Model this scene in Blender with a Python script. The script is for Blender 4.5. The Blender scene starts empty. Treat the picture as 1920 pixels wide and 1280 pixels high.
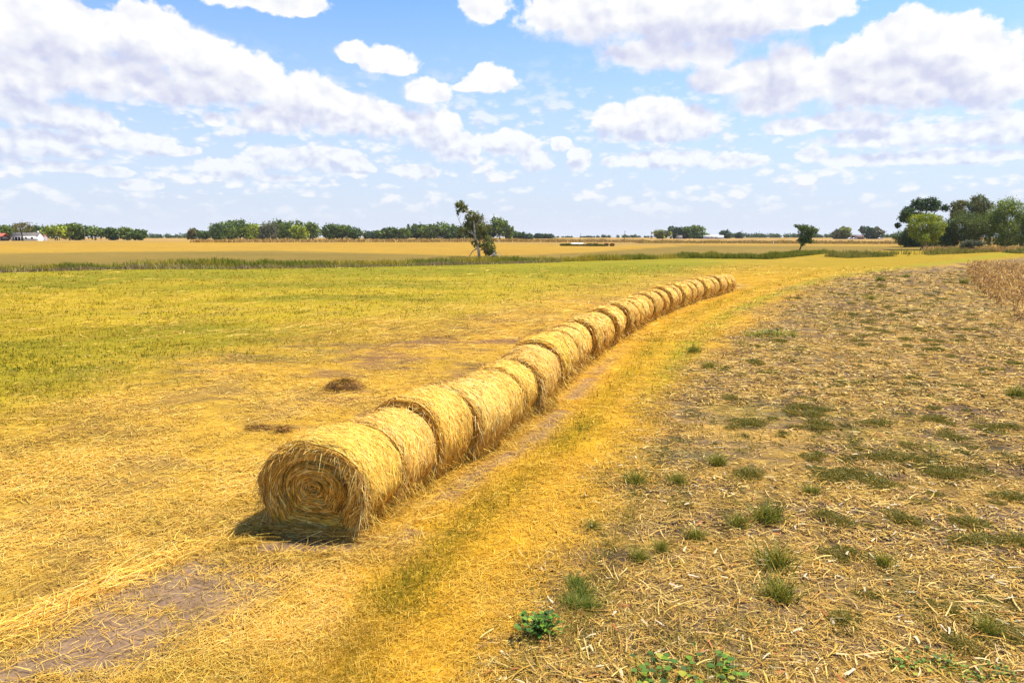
import bpy, math, random
import numpy as np
from mathutils import Vector

rng = np.random.default_rng(7)
random.seed(7)
sc = bpy.context.scene
COL = sc.collection

# ------------------------------------------------------------------ camera
PITCH = math.atan(195 / 1280)
EYE = 4.85
cam_d = bpy.data.cameras.new("camera")
cam = bpy.data.objects.new("camera", cam_d)
COL.objects.link(cam)
cam.location = (0, 0, EYE)
cam.rotation_euler = (math.pi / 2 - PITCH, 0, 0)
cam_d.sensor_width = 36
cam_d.lens = 24
cam_d.clip_start = 0.1
cam_d.clip_end = 30000
sc.camera = cam
CP, SP = math.cos(PITCH), math.sin(PITCH)


def ray(px, py):
    u = (np.asarray(px, float) - 960) / 1280
    v = (640 - np.asarray(py, float)) / 1280
    return u, CP + v * SP, -SP + v * CP


def flat(px, py):
    """a point measured on the level field"""
    dx, dy, dz = ray(px, py)
    t = -EYE / dz
    return dx * t, dy * t


def sstep(a, b, x):
    t = np.clip((x - a) / (b - a), 0, 1)
    return t * t * (3 - 2 * t)


# ------------------------------------------------------------------ noise
def vnoise(x, y, seed=0):
    x = np.asarray(x, float); y = np.asarray(y, float)
    xi = np.floor(x).astype(np.int64); yi = np.floor(y).astype(np.int64)
    fx = x - xi; fy = y - yi
    fx = fx * fx * (3 - 2 * fx); fy = fy * fy * (3 - 2 * fy)

    def h(a, b):
        n = (a * 374761393 + b * 668265263 + seed * 974634777) & 0x7FFFFFFF
        n = ((n ^ (n >> 13)) * 1274126177) & 0x7FFFFFFF
        n = n ^ (n >> 16)
        return (n & 0xFFFF) / 65535.0
    a = h(xi, yi); b = h(xi + 1, yi); c = h(xi, yi + 1); d = h(xi + 1, yi + 1)
    return (a * (1 - fx) + b * fx) * (1 - fy) + (c * (1 - fx) + d * fx) * fy


def fbm(x, y, scale, seed=0, octv=4):
    s = 0; amp = 1; tot = 0; f = 1.0 / scale
    for i in range(octv):
        s = s + amp * vnoise(x * f + 17.3 * i, y * f - 9.1 * i, seed + i)
        tot += amp; amp *= 0.55; f *= 2.1
    return s / tot


# ------------------------------------------------------------------ terrain
def gz(x, y):
    x = np.asarray(x, float); y = np.asarray(y, float)
    r = np.hypot(x, y)
    z = 3.0 * sstep(160, 430, r) + 1.15 * sstep(400, 1300, r)
    fade = 1 - sstep(30, 90, r)
    z = z + fade * (0.07 * (fbm(x, y, 2.3, 3, 2) - 0.5) + 0.06 * (fbm(x, y, 0.55, 5, 2) - 0.5))
    z = z + (0.30 * (fbm(x, y, 45, 11, 2) - 0.5)) * sstep(60, 140, r)
    return z


def on_ground(px, py):
    """where the line of sight through a measured point meets the ground"""
    dx, dy, dz = (float(a) for a in ray(px, py))
    lo, hi = 3.0, 1500.0
    f = lambda t: EYE + dz * t - float(gz(dx * t, dy * t))
    t = 3.0
    prev = t
    while t < 2500:
        if f(t) < 0:
            lo, hi = prev, t
            for _ in range(30):
                m = (lo + hi) / 2
                if f(m) > 0: lo = m
                else: hi = m
            return Vector((dx * hi, dy * hi, float(gz(dx * hi, dy * hi))))
        prev = t
        t *= 1.01
    return Vector((dx * t, dy * t, float(gz(dx * t, dy * t))))


def at_dist(px, d):
    u = (px - 960) / 1280
    x, y = u * d, d
    return Vector((x, y, float(gz(x, y))))


# ------------------------------------------------------------------ layout curves (world X as a function of world Y)
def curve(pts):
    P = np.array(pts, float)
    x, y = flat(P[:, 0], P[:, 1])
    o = np.argsort(y)
    x, y = x[o], y[o]
    s0 = (x[1] - x[0]) / (y[1] - y[0]); s1 = (x[-1] - x[-2]) / (y[-1] - y[-2])

    def f(t):
        t = np.asarray(t, float)
        r = np.interp(t, y, x)
        r = np.where(t < y[0], x[0] + (t - y[0]) * s0, r)
        return np.where(t > y[-1], x[-1] + (t - y[-1]) * s1, r)
    return f


XB = curve([(930, 1280), (1010, 1100), (1090, 960), (1180, 840), (1270, 740), (1350, 650), (1430, 580), (1510, 535), (1620, 512), (1780, 494), (1920, 484)])
XG = curve([(610, 1280), (750, 1100), (890, 970), (1010, 870), (1110, 775), (1184, 700), (1241, 626), (1301, 590), (1350, 567), (1420, 540), (1530, 512), (1700, 492), (1850, 483)])
XG2 = curve([(1180, 800), (1240, 720), (1301, 634), (1372, 586), (1440, 556), (1540, 524), (1640, 507), (1780, 491)])
XL = curve([(0, 800), (200, 735), (400, 675), (600, 628), (800, 594), (1000, 564), (1150, 538), (1260, 520), (1340, 506)])
# right-hand foot of the bale row, measured bale by bale
FY = np.array([10.3, 12.09, 13.38, 14.57, 15.98, 19.75, 25.29, 30.4, 34, 39.7, 48.1, 54.5, 57.5, 62.8, 70])
FX = np.array([-2.55, -2.06, -1.55, -.97, -.25, .9, 2.6, 4.45, 5.8, 8.06, 12.0, 15.4, 17.3, 20.5, 25.2])


def row_foot(y): return np.interp(y, FY, FX)
def row_c(y): return row_foot(y) - 0.66


XS = curve([(60, 1290), (200, 1200), (330, 1115), (450, 1062), (560, 1028), (650, 1014)])
# windrow of loose bright straw and the weedy ditch line (world Y as a function of X)
XW = curve([(-200, 1260), (30, 1175), (250, 1075), (400, 1010), (470, 975)])
_hx, _hy = flat(np.array([-300, 0, 250, 480, 700, 900, 1100, 1300, 1440, 1540, 1700]), np.array([519, 511, 504, 503, 499, 494, 489, 484, 486, 478, 474]))
def YH(x): return np.interp(x, _hx, _hy)


# ------------------------------------------------------------------ materials
def new_mat(name):
    m = bpy.data.materials.new(name)
    m.use_nodes = True
    nt = m.node_tree
    b = nt.nodes["Principled BSDF"]
    b.inputs["Roughness"].default_value = 0.8
    b.inputs["Specular IOR Level"].default_value = 0.25
    return m, nt, b


def noise(nt, scale, detail=4, rough=0.6, coord="Object", stretch=None):
    tc = nt.nodes.new("ShaderNodeTexCoord")
    n = nt.nodes.new("ShaderNodeTexNoise")
    n.inputs["Scale"].default_value = scale
    n.inputs["Detail"].default_value = detail
    n.inputs["Roughness"].default_value = rough
    src = tc.outputs[coord]
    if stretch:
        mp = nt.nodes.new("ShaderNodeMapping")
        mp.inputs["Scale"].default_value = stretch
        nt.links.new(src, mp.inputs["Vector"])
        src = mp.outputs["Vector"]
    nt.links.new(src, n.inputs["Vector"])
    return n


def ramp(nt, fac, stops):
    r = nt.nodes.new("ShaderNodeValToRGB")
    e = r.color_ramp.elements
    while len(e) < len(stops): e.new(0.5)
    for k, (p, c) in zip(e, stops):
        k.position = p
        k.color = (*c, 1)
    nt.links.new(fac, r.inputs["Fac"])
    return r


def mixrgb(nt, a, b, fac, mode="MIX"):
    m = nt.nodes.new("ShaderNodeMix")
    m.data_type = "RGBA"; m.blend_type = mode
    for sock, v in ((m.inputs[0], fac), (m.inputs[6], a), (m.inputs[7], b)):
        if hasattr(v, "is_linked"): nt.links.new(v, sock)
        elif isinstance(v, (int, float)): sock.default_value = v
        else: sock.default_value = (*v, 1)
    return m.outputs[2]


def attr_mat(name, translucent=0.25, rough=0.75, spec=0.2):
    """colour of each strand or leaf kept on the mesh, varied finely by noise"""
    m, nt, b = new_mat(name)
    a = nt.nodes.new("ShaderNodeAttribute"); a.attribute_name = "Col"
    n = noise(nt, 9, 3)
    r = ramp(nt, n.outputs["Fac"], [(0.3, (.86, .86, .86)), (0.7, (1.12, 1.12, 1.1))])
    c = mixrgb(nt, a.outputs["Color"], r.outputs["Color"], 1.0, "MULTIPLY")
    nt.links.new(c, b.inputs["Base Color"])
    b.inputs["Roughness"].default_value = rough
    b.inputs["Specular IOR Level"].default_value = spec
    if translucent:
        t = nt.nodes.new("ShaderNodeBsdfTranslucent")
        nt.links.new(c, t.inputs["Color"])
        mx = nt.nodes.new("ShaderNodeMixShader")
        mx.inputs[0].default_value = translucent
        out = nt.nodes["Material Output"]
        nt.links.new(b.outputs[0], mx.inputs[1]); nt.links.new(t.outputs[0], mx.inputs[2])
        nt.links.new(mx.outputs[0], out.inputs["Surface"])
    return m


def plain_mat(name, col, var=0.25, scale=4, rough=0.8, stretch=None):
    m, nt, b = new_mat(name)
    n = noise(nt, scale, 4, stretch=stretch)
    lo = tuple(c * (1 - var) for c in col); hi = tuple(min(1, c * (1 + var)) for c in col)
    r = ramp(nt, n.outputs["Fac"], [(0.3, lo), (0.7, hi)])
    nt.links.new(r.outputs["Color"], b.inputs["Base Color"])
    b.inputs["Roughness"].default_value = rough
    return m


M_STRAW = attr_mat("straw", 0.18)
M_BALE = attr_mat("bale_straw", 0.04)
M_GRASS = attr_mat("grass", 0.30)
M_LEAF = attr_mat("foliage", 0.28, 0.6, 0.25)
M_BARK = plain_mat("bark", (.10, .075, .055), .4, 3)
M_DEADWOOD = plain_mat("bleached_wood", (.50, .44, .38), .3, 3)
M_WHITE = plain_mat("white_paint", (.80, .80, .80), .06, 1.5)
M_ROOF = plain_mat("weathered_roofing", (.13, .11, .095), .3, 1.2)
M_REDROOF = plain_mat("red_roofing", (.36, .09, .055), .3, .8)
M_DARK = plain_mat("dark_boards", (.035, .028, .026), .3, 2)
M_GREYWALL = plain_mat("greyed_boards", (.42, .36, .36), .2, 2)
M_GLASS = plain_mat("dark_glass", (.03, .035, .045), .2, 1, .15)
M_BRICK = plain_mat("brown_brick", (.16, .085, .07), .3, 2)
M_TYRE = plain_mat("tyre_rubber", (.02, .02, .02), .2, 4)
M_POLE = plain_mat("pole_wood", (.17, .13, .11), .3, 3)
M_METAL = plain_mat("pale_metal", (.62, .62, .64), .1, 1, .5)


# ------------------------------------------------------------------ mesh helpers
def mesh_from(name, V, F, col=None, mat=None, smooth=False):
    """V (n,3); F an (m,k) array or a list of such arrays"""
    V = np.ascontiguousarray(V, np.float32)
    Fs = F if isinstance(F, list) else [F]
    me = bpy.data.meshes.new(name)
    me.vertices.add(len(V)); me.vertices.foreach_set("co", V.ravel())
    loops = np.concatenate([f.ravel() for f in Fs]).astype(np.int32)
    tot = np.concatenate([np.full(len(f), f.shape[1], np.int32) for f in Fs])
    st = np.zeros(len(tot), np.int32); st[1:] = np.cumsum(tot)[:-1]
    me.loops.add(len(loops)); me.loops.foreach_set("vertex_index", loops)
    me.polygons.add(len(tot)); me.polygons.foreach_set("loop_start", st)
    if smooth: me.polygons.foreach_set("use_smooth", np.ones(len(tot), bool))
    if col is not None:
        a = me.attributes.new("Col", "FLOAT_COLOR", "POINT")
        c = np.ones((len(V), 4), np.float32); c[:, :3] = col
        a.data.foreach_set("color", c.ravel())
    if mat: me.materials.append(mat)
    me.update(calc_edges=True)
    return me


def link(name, data, parent=None, loc=None):
    o = bpy.data.objects.new(name, data)
    COL.objects.link(o)
    if parent: o.parent = parent
    if loc is not None: o.location = loc
    return o


def tag(o, label=None, cat=None, group=None, kind=None):
    if label: o["label"] = label
    if cat: o["category"] = cat
    if group: o["group"] = group
    if kind: o["kind"] = kind
    return o


def thing(name, label, cat, loc=(0, 0, 0), rz=0, group=None):
    o = bpy.data.objects.new(name, None)
    o.empty_display_size = 0.3
    COL.objects.link(o)
    o.location = loc; o.rotation_euler = (0, 0, rz)
    return tag(o, label, cat, group)


def unit(v): return v / np.maximum(np.linalg.norm(v, axis=-1, keepdims=True), 1e-9)


def ribbons(P, D, L, W, bend, side, nseg=2, taper=0.35, nrm_curl=None):
    """flat strands: start P, direction D, length L, width W, end offset `bend` (grows with t squared)"""
    n = len(P)
    L = np.broadcast_to(L, (n,)); W = np.broadcast_to(W, (n,))
    ts = np.linspace(0, 1, nseg + 1)
    rows = []
    for t in ts:
        c = P + D * (L * t)[:, None] + bend * t * t
        w = (W * (1 - (1 - taper) * t))[:, None] * 0.5
        rows += [c - side * w, c + side * w]
    V = np.stack(rows, 1).reshape(-1, 3)
    k = 2 * (nseg + 1)
    q = np.array([[2 * i, 2 * i + 1, 2 * i + 3, 2 * i + 2] for i in range(nseg)])
    F = (np.arange(n)[:, None, None] * k + q[None]).reshape(-1, 4)
    return V, F, k


def tube(pts, rad, sides=6):
    """tapered limb through points"""
    pts = np.array(pts, float); n = len(pts)
    V = []; F = []
    for i in range(n):
        d = pts[min(i + 1, n - 1)] - pts[max(i - 1, 0)]
        d = d / (np.linalg.norm(d) + 1e-9)
        a = np.cross(d, (0.31, 0.95, 0.05)); a /= np.linalg.norm(a)
        b = np.cross(d, a)
        for s in range(sides):
            t = 2 * math.pi * s / sides
            V.append(pts[i] + rad[i] * (math.cos(t) * a + math.sin(t) * b))
    for i in range(n - 1):
        for s in range(sides):
            F.append((i * sides + s, i * sides + (s + 1) % sides, (i + 1) * sides + (s + 1) % sides, (i + 1) * sides + s))
    return np.array(V), np.array(F)


class Bag:
    """gathers pieces of one mesh"""
    def __init__(s): s.V = []; s.F = []; s.C = []; s.n = 0
    def add(s, V, F, col=None):
        if len(V) == 0: return
        s.V.append(V); s.F.append(np.asarray(F) + s.n); s.n += len(V)
        c = np.ones((len(V), 3)) * 0.5
        if col is not None: c[:] = col
        s.C.append(c)
    def box(s, x0, x1, y0, y1, z0, z1):
        V = np.array([(x, y, z) for z in (z0, z1) for y in (y0, y1) for x in (x0, x1)], float)
        F = np.array([(0, 2, 3, 1), (4, 5, 7, 6), (0, 1, 5, 4), (2, 6, 7, 3), (0, 4, 6, 2), (1, 3, 7, 5)])
        s.add(V, F)
    def mesh(s, name, mat, smooth=False):
        fs = {}
        for f in s.F: fs.setdefault(f.shape[1], []).append(f)
        return mesh_from(name, np.concatenate(s.V), [np.concatenate(v) for v in fs.values()], np.concatenate(s.C), mat, smooth)
    def obj(s, name, mat, parent=None, loc=None, smooth=False):
        return link(name, s.mesh(name, mat, smooth), parent, loc)


def pal(n, cols, jit=0.12, p=None, r=rng):
    k = 1.0 if cols is PALE else .91
    c = np.array(cols, float)[r.choice(len(cols), n, p=p)]
    return k * c * (1 + jit * r.standard_normal((n, 1))).clip(0.5, 1.6) * (1 + 0.04 * r.standard_normal((n, 3)))


STRAW = [(.66, .41, .06), (.55, .315, .038), (.74, .50, .11), (.39, .205, .018), (.25, .12, .014)]
PALE = [(.96, .61, .125), (.95, .54, .08), (.96, .69, .23), (.92, .47, .06), (.74, .34, .035)]
CORN = [(.60, .36, .07), (.74, .50, .16), (.44, .24, .035), (.22, .12, .03), (.30, .18, .06)]


# ------------------------------------------------------------------ ground cover zones
def zones(x, y):
    """weights of the cover on the ground at world points"""
    Z = {}
    r = np.hypot(x, y)
    wob = (fbm(x, y, 4, 21) - .5)
    s = 0.25 + 0.03 * y.clip(0, 80)
    Z["stubble"] = sstep(-1, 1, (x - XB(y) + wob * 1.4 * s * 2) / s / 1.6)
    Z["green"] = sstep(-1, 1, (XL(y) - x + wob * 10) / (4.0 + .08 * y.clip(0, 150)))
    near_row = np.abs(x - row_c(np.clip(y, 9, 66)))
    Z["row"] = np.exp(-(near_row / 1.15) ** 2) * sstep(8.2, 9.8, y) * (1 - sstep(62, 66, y))
    gw = .42 + .007 * y.clip(0, 150)
    Z["mid"] = np.exp(-((x - XG(y) + wob * .5) / gw) ** 2) * (.45 + .75 * fbm(x, y, 2.2, 44)).clip(0, 1)
    Z["mid2"] = np.exp(-((x - XG2(y)) / (.4 + .012 * y.clip(0, 150))) ** 2) * sstep(13, 30, y)
    Z["windrow"] = np.exp(-((x - XW(y)) / .27) ** 2) * (1 - sstep(10, 11.5, y)) * (.35 + .8 * fbm(x, y, 1.1, 72)).clip(0, 1)
    far = sstep(-2, 2, y - YH(x) - 3)
    Z["far"] = far * sstep(40, 60, r)
    # bare soil: in front of the row, along its right foot, and blotches
    so = np.exp(-((x - XS(y)) / 1.15) ** 4) * (1 - sstep(10.2, 10.9, y))
    so = np.maximum(so, np.exp(-((x - (row_foot(np.clip(y, 9, 66)) + .75)) / .35) ** 2) * sstep(9, 11, y) * (1 - sstep(20, 34, y)) * .8)
    Z["soil"] = so * sstep(.24, .44, fbm(x * .8, y * 1.3, 1.0, 71)) * (1 - Z["stubble"])
    return Z


def ground_colour(x, y):
    Z = zones(x, y)
    n1 = fbm(x, y, 1.6, 31)[:, None]; n2 = fbm(x, y, 9, 32)[:, None]; n3 = fbm(x * .35, y, .45, 33)[:, None]
    n4 = fbm(x * .25, y, 16, 37)[:, None]
    L = lambda a, b, t: np.asarray(a) * (1 - t) + np.asarray(b) * t
    straw = L((.22, .115, .045), (.46, .255, .03), sstep(.34, .62, n1 * .6 + n3 * .4))
    straw = L(straw, (.44, .28, .038), .35 * sstep(.4, .7, n2))
    # hay meadow
    g = L((.195, .168, .010), (.37, .257, .016), sstep(.32, .66, n2 * .5 + n4 * .5))
    g = L(g, (.34, .22, .05), .5 * sstep(.5, .75, n1 * .5 + n4 * .5))
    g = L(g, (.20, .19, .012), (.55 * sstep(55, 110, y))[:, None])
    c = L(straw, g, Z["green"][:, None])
    # right of the bales: the straw-strewn track
    tr = L((.42, .21, .014), (.55, .29, .022), sstep(.3, .65, n1 * .5 + n3 * .5))
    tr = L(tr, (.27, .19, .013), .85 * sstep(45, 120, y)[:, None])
    right = sstep(-.3, .6, x - row_c(np.clip(y, 0, 300)))[:, None]
    tfar = sstep(62, 75, y)[:, None]
    right = right * (1 - Z["green"][:, None] * tfar)
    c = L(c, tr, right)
    c = L(c, L((.20, .15, .008), (.40, .23, .012), n3), (.9 * Z["mid"])[:, None])
    c = L(c, (.25, .23, .014), (.9 * Z["mid2"])[:, None])
    c = L(c, (.72, .47, .10), (.8 * Z["windrow"])[:, None])
    st = L((.155, .098, .062), (.35, .21, .05), sstep(.36, .66, n3 * .55 + n1 * .45))
    st = L(st, (.16, .15, .04), .35 * sstep(.52, .7, fbm(x, y, 3.1, 39))[:, None])
    rw = .5 + .5 * np.cos((x - XB(y)) / .86 * 2 * np.pi + 1.2 * (fbm(x, y, 6, 95) - .5))
    st = st * (1 - .48 * (rw * sstep(.35, .6, fbm(x, y, 4, 96)) * sstep(120, 30, y))[:, None])
    c = L(c, st, Z["stubble"][:, None])
    c = L(c, (.23, .145, .095), (Z["soil"] * .95)[:, None])
    # strips beyond the ditch: rough fallow, yellow stubble, standing crop
    ff = Z["far"][:, None]
    fallow = L((.15, .105, .022), (.25, .165, .035), n4)
    yellow = L((.31, .175, .024), (.40, .24, .032), n4)
    tan = L((.29, .18, .052), (.36, .225, .055), n4)
    brown = np.array((.27, .155, .07))
    t = x / np.maximum(y, 1)
    rr = np.hypot(x, y)
    e1 = np.interp(t, [-.75, -.35, -.18, -.05, .03, .12, .25, .75], [235, 235, 205, 180, 190, 215, 290, 300]) + 10 * (n4[:, 0] - .5)
    e2 = np.interp(t, [-.75, -.5, -.35, -.1, .03, .12, .25, .75], [355, 365, 350, 335, 320, 275, 312, 330])
    f = L(fallow, yellow, sstep(-8, 8, rr - e1)[:, None])
    f = L(f, tan, sstep(-6, 6, rr - e2)[:, None])
    bs = np.exp(-((rr - 345) / 14) ** 2) * sstep(.0, .12, t)
    f = L(f, brown, (.75 * bs)[:, None])
    bs = np.exp(-((rr - 620) / 120) ** 2)
    f = L(f, (.42, .24, .12), (.5 * bs)[:, None])
    c = L(c, f, ff)
    return (c * .9).clip(.01, .9), Z


# ------------------------------------------------------------------ ground: one sheet to the horizon
def build_ground():
    az = np.concatenate([np.radians(np.linspace(-180, -56, 32)[:-1]), np.radians(np.linspace(-56, 56, 560)), np.radians(np.linspace(56, 180, 32)[1:-1])])
    inv = np.linspace(1 / 1.2, 1 / 3.5, 22)[:-1]
    inv2 = 1 / np.geomspace(3.5, 6, 40)[:-1]
    py = np.linspace(1300, 454, 600)
    r3 = EYE * 1280 / (py - 445)
    r3 = r3[r3 >= 6.0]
    r4 = np.geomspace(r3[-1] * 1.01, 6000, 60)
    R = np.concatenate([1 / inv, 1 / inv2, r3, r4])
    A, RR = np.meshgrid(az, R)
    X = (RR * np.sin(A)).ravel(); Y = (RR * np.cos(A)).ravel()
    Zc = gz(X, Y)
    V = np.stack([X, Y, Zc], 1)
    na, nr = len(az), len(R)
    i = np.arange(nr - 1)[:, None] * na; j = np.arange(na)[None]
    j2 = (j + 1) % na
    F = np.stack([i + j, i + na + j, i + na + j2, i + j2], -1).reshape(-1, 4)[:, ::-1]
    fan_c = len(V)
    V = np.vstack([V, [[0, 0, 0]]])
    jj = np.arange(na)
    T = np.stack([np.full(na, fan_c), jj, (jj + 1) % na], 1)[:, ::-1]
    col, _ = ground_colour(np.append(X, 0), np.append(Y, 0))
    m, nt, b = new_mat("field_ground")
    a = nt.nodes.new("ShaderNodeAttribute"); a.attribute_name = "Col"
    n1 = noise(nt, 14, 5, .7, "Object", (1, 1, 1))
    n2 = noise(nt, 2.2, 6, .65)
    n3 = noise(nt, .33, 6, .7, "Object", (.45, 1, 1))
    r1 = ramp(nt, n1.outputs["Fac"], [(.28, (.55, .52, .5)), (.5, (1, 1, 1)), (.72, (1.4, 1.36, 1.25))])
    r2 = ramp(nt, n2.outputs["Fac"], [(.3, (.72, .68, .66)), (.6, (1.12, 1.12, 1.08))])
    r3_ = ramp(nt, n3.outputs["Fac"], [(.35, (.84, .86, .82)), (.65, (1.13, 1.1, 1.08))])
    c = mixrgb(nt, a.outputs["Color"], r1.outputs[0], .9, "MULTIPLY")
    c = mixrgb(nt, c, r2.outputs[0], .9, "MULTIPLY")
    c = mixrgb(nt, c, r3_.outputs[0], 1.0, "MULTIPLY")
    nt.links.new(c, b.inputs["Base Color"])
    b.inputs["Roughness"].default_value = .95
    b.inputs["Specular IOR Level"].default_value = .05
    bp = nt.nodes.new("ShaderNodeBump"); bp.inputs["Strength"].default_value = .8; bp.inputs["Distance"].default_value = .04
    nt.links.new(n1.outputs["Fac"], bp.inputs["Height"]); nt.links.new(bp.outputs[0], b.inputs["Normal"])
    o = link("ground", mesh_from("ground", V, [F, T], col, m, True))
    tag(o, "flat farmland of meadow, straw track and stubble running to the horizon", kind="structure")


build_ground()


# ------------------------------------------------------------------ loose cover strewn over the ground
def sample(n, y0, y1, x0=-260, x1=2180, r=rng):
    """points spread so that near ground gets fine, dense cover and far ground coarse cover"""
    px = r.uniform(x0, x1, n); py = r.uniform(y0, y1, n)
    x, y = flat(px, py)
    return x, y


def off_row(x, y):
    inside = (np.abs(x - row_c(np.clip(y, 9, 66))) < .78) & (y > 10.0) & (y < 62.5)
    return ~inside


def horiz(n, r=rng, pref=None, spread=None):
    a = r.uniform(0, 2 * np.pi, n)
    if pref is not None: a = np.where(r.random(n) < .5, pref + spread * r.standard_normal(n), a)
    return np.stack([np.cos(a), np.sin(a), np.zeros(n)], 1)


def lying(n, y0, y1, accept, colf, lenf, widthf, lift=.02, name=None, pref=None):
    x, y = sample(n, y0, y1)
    k = accept(x, y) & off_row(x, y)
    x, y = x[k], y[k]; n = len(x)
    d = np.hypot(x, y)
    D = horiz(n, pref=pref, spread=.35)
    z = gz(x, y)
    L = lenf(n, d); W = widthf(n, d)
    tilt = rng.uniform(-.05, .28, n)
    D3 = D.copy(); D3[:, 2] = tilt
    side = np.stack([-D[:, 1], D[:, 0], rng.uniform(-.5, .5, n)], 1)
    P = np.stack([x, y, z + .006 + rng.random(n) * lift], 1)
    sidek = np.stack([-D[:, 1], D[:, 0], np.zeros(n)], 1) * (rng.standard_normal(n) * .22 * L)[:, None]
    bend = sidek; bend[:, 2] = -tilt * L * .9
    V, F, kk = ribbons(P, D3, L, W, bend, unit(side), 3, .5)
    return V, F, np.repeat(colf(x, y), kk, 0)


def standing(n, y0, y1, accept, colf, hf, widthf, lean=.5, clump=None, taper=.15, seg=2):
    x, y = sample(n, y0, y1)
    if clump:                                   # gather blades into tufts
        cx, cy = sample(max(4, n // clump), y0, y1)
        idx = rng.integers(0, len(cx), n)
        sp = (.05 + .0042 * cy[idx])
        x = cx[idx] + rng.standard_normal(n) * sp; y = cy[idx] + rng.standard_normal(n) * sp
    k = accept(x, y) & off_row(x, y) & (y > 5)
    x, y = x[k], y[k]; n = len(x)
    d = np.hypot(x, y)
    H = hf(n, d); W = widthf(n, d)
    D = horiz(n) * (lean * np.abs(rng.standard_normal(n)))[:, None]; D[:, 2] = 1
    D = unit(D)
    side = horiz(n)
    bend = D * np.array([1, 1, 0]) * (H * rng.uniform(.1, .9, n))[:, None]; bend[:, 2] = -H * rng.uniform(.05, .35, n)
    P = np.stack([x, y, gz(x, y) - .01], 1)
    V, F, kk = ribbons(P, D, H, W, bend, side, seg, taper)
    return V, F, np.repeat(colf(x, y), kk, 0)


W_ = lambda lo, kd: (lambda n, d: np.maximum(lo, kd * d) * rng.uniform(.6, 1.35, n))
H_ = lambda lo, hi, kd: (lambda n, d: rng.uniform(lo, hi, n) * (1 + kd * d))


def prob(x, w): return rng.random(len(x)) < w


# loose straw between meadow and stubble
b = Bag()
def acc_straw(x, y):
    Z = zones(x, y)
    dens = .22 + .8 * sstep(.32, .62, fbm(x, y, 1.3, 81))
    w = dens * (1 - Z["stubble"]) * (1 - .85 * Z["green"]) * (1 - .93 * Z["soil"]) * (1 - .6 * Z["mid"])
    w = np.maximum(w, Z["windrow"]); w = np.maximum(w, .9 * Z["row"])
    return prob(x, w)
def col_straw(x, y):
    n = len(x)
    c = pal(n, STRAW, p=[.34, .26, .14, .17, .09])
    pale = sstep(.5, .7, fbm(x, y, 2.8, 82))[:, None] * .5
    gold = sstep(-.2, .8, x - row_foot(np.clip(y, 9, 66)) - .3 + .8 * (fbm(x, y, 1.1, 84) - .5))[:, None] * .8
    c = c * (1 - pale) + pal(n, PALE) * pale
    return c * (1 - gold) + pal(n, [(.76, .42, .026), (.66, .34, .018), (.84, .53, .07), (.50, .25, .012)]) * gold
b.add(*lying(300000, 600, 1330, acc_straw, col_straw, lambda n, d: rng.uniform(.05, .23, n) * (1 + .025 * d), W_(.005, .0008), .04))
b.add(*lying(60000, 500, 640, acc_straw, col_straw, lambda n, d: rng.uniform(.3, .8, n) * (1 + .012 * d), W_(.02, .0008), .05, pref=.9))
# matted straw of the windrow and at the foot of the row
def acc_wind(x, y):
    Z = zones(x, y); return prob(x, Z["windrow"])
b.add(*lying(60000, 900, 1330, acc_wind, lambda x, y: pal(len(x), PALE), lambda n, d: rng.uniform(.15, .5, n), W_(.005, .0008), .09, pref=.95))
def acc_row(x, y):
    Z = zones(x, y); return prob(x, .8 * Z["row"])
b.add(*lying(110000, 540, 1060, acc_row, lambda x, y: pal(len(x), STRAW), lambda n, d: rng.uniform(.15, .5, n) * (1 + .012 * d), W_(.005, .0008), .10))
tag(b.obj("loose_straw", M_STRAW), "loose golden straw scattered along the track and around the bales", kind="stuff")

# dried corn leaves and stalk pieces on the stubble
b = Bag()
def acc_corn(x, y):
    Z = zones(x, y)
    rowp = .5 - .5 * np.cos((x - XB(y)) / .86 * 2 * np.pi + 1.2 * (fbm(x, y, 6, 95) - .5))
    w = Z["stubble"] * (.32 + .55 * sstep(.38, .62, fbm(x, y, .8, 91)) + .3 * rowp) * (.55 + .5 * sstep(.3, .5, fbm(x, y, 2.6, 92)))
    return prob(x, w)
b.add(*lying(215000, 500, 1330, acc_corn, lambda x, y: pal(len(x), CORN, p=[.3, .16, .24, .16, .14]), lambda n, d: rng.uniform(.04, .16, n) * (1 + .035 * d), lambda n, d: np.maximum(.008, .0010 * d) * rng.uniform(.5, 1.9, n), .04))
b.add(*lying(6000, 560, 1330, acc_corn, lambda x, y: pal(len(x), CORN[:3]), lambda n, d: rng.uniform(.15, .38, n) * (1 + .02 * d), lambda n, d: np.maximum(.016, .0013 * d) * rng.uniform(.6, 1.4, n), .07))
b.add(*lying(2500, 600, 1330, acc_corn, lambda x, y: pal(len(x), [(.62, .48, .26), (.64, .52, .32), (.46, .17, .045)]), lambda n, d: rng.uniform(.08, .16, n) * (1 + .02 * d), lambda n, d: np.maximum(.03, .002 * d) * rng.uniform(.7, 1.3, n), .07))
b.add(*lying(125000, 500, 760, acc_corn, lambda x, y: pal(len(x), CORN, p=[.3, .18, .24, .16, .12]), lambda n, d: rng.uniform(.10, .25, n) * (1 + .018 * d), lambda n, d: .0013 * d * rng.uniform(.5, 1.6, n), .06))
sx_, sy_ = [], []
for k in range(46):
    yy = np.arange(6.5 + .2 * rng.random(), 95, .24); yy = yy + rng.uniform(-.08, .08, len(yy))
    sx_.append(XB(yy) + .45 + k * .86 + .05 * rng.standard_normal(len(yy))); sy_.append(yy)
sx_ = np.concatenate(sx_); sy_ = np.concatenate(sy_)
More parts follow.
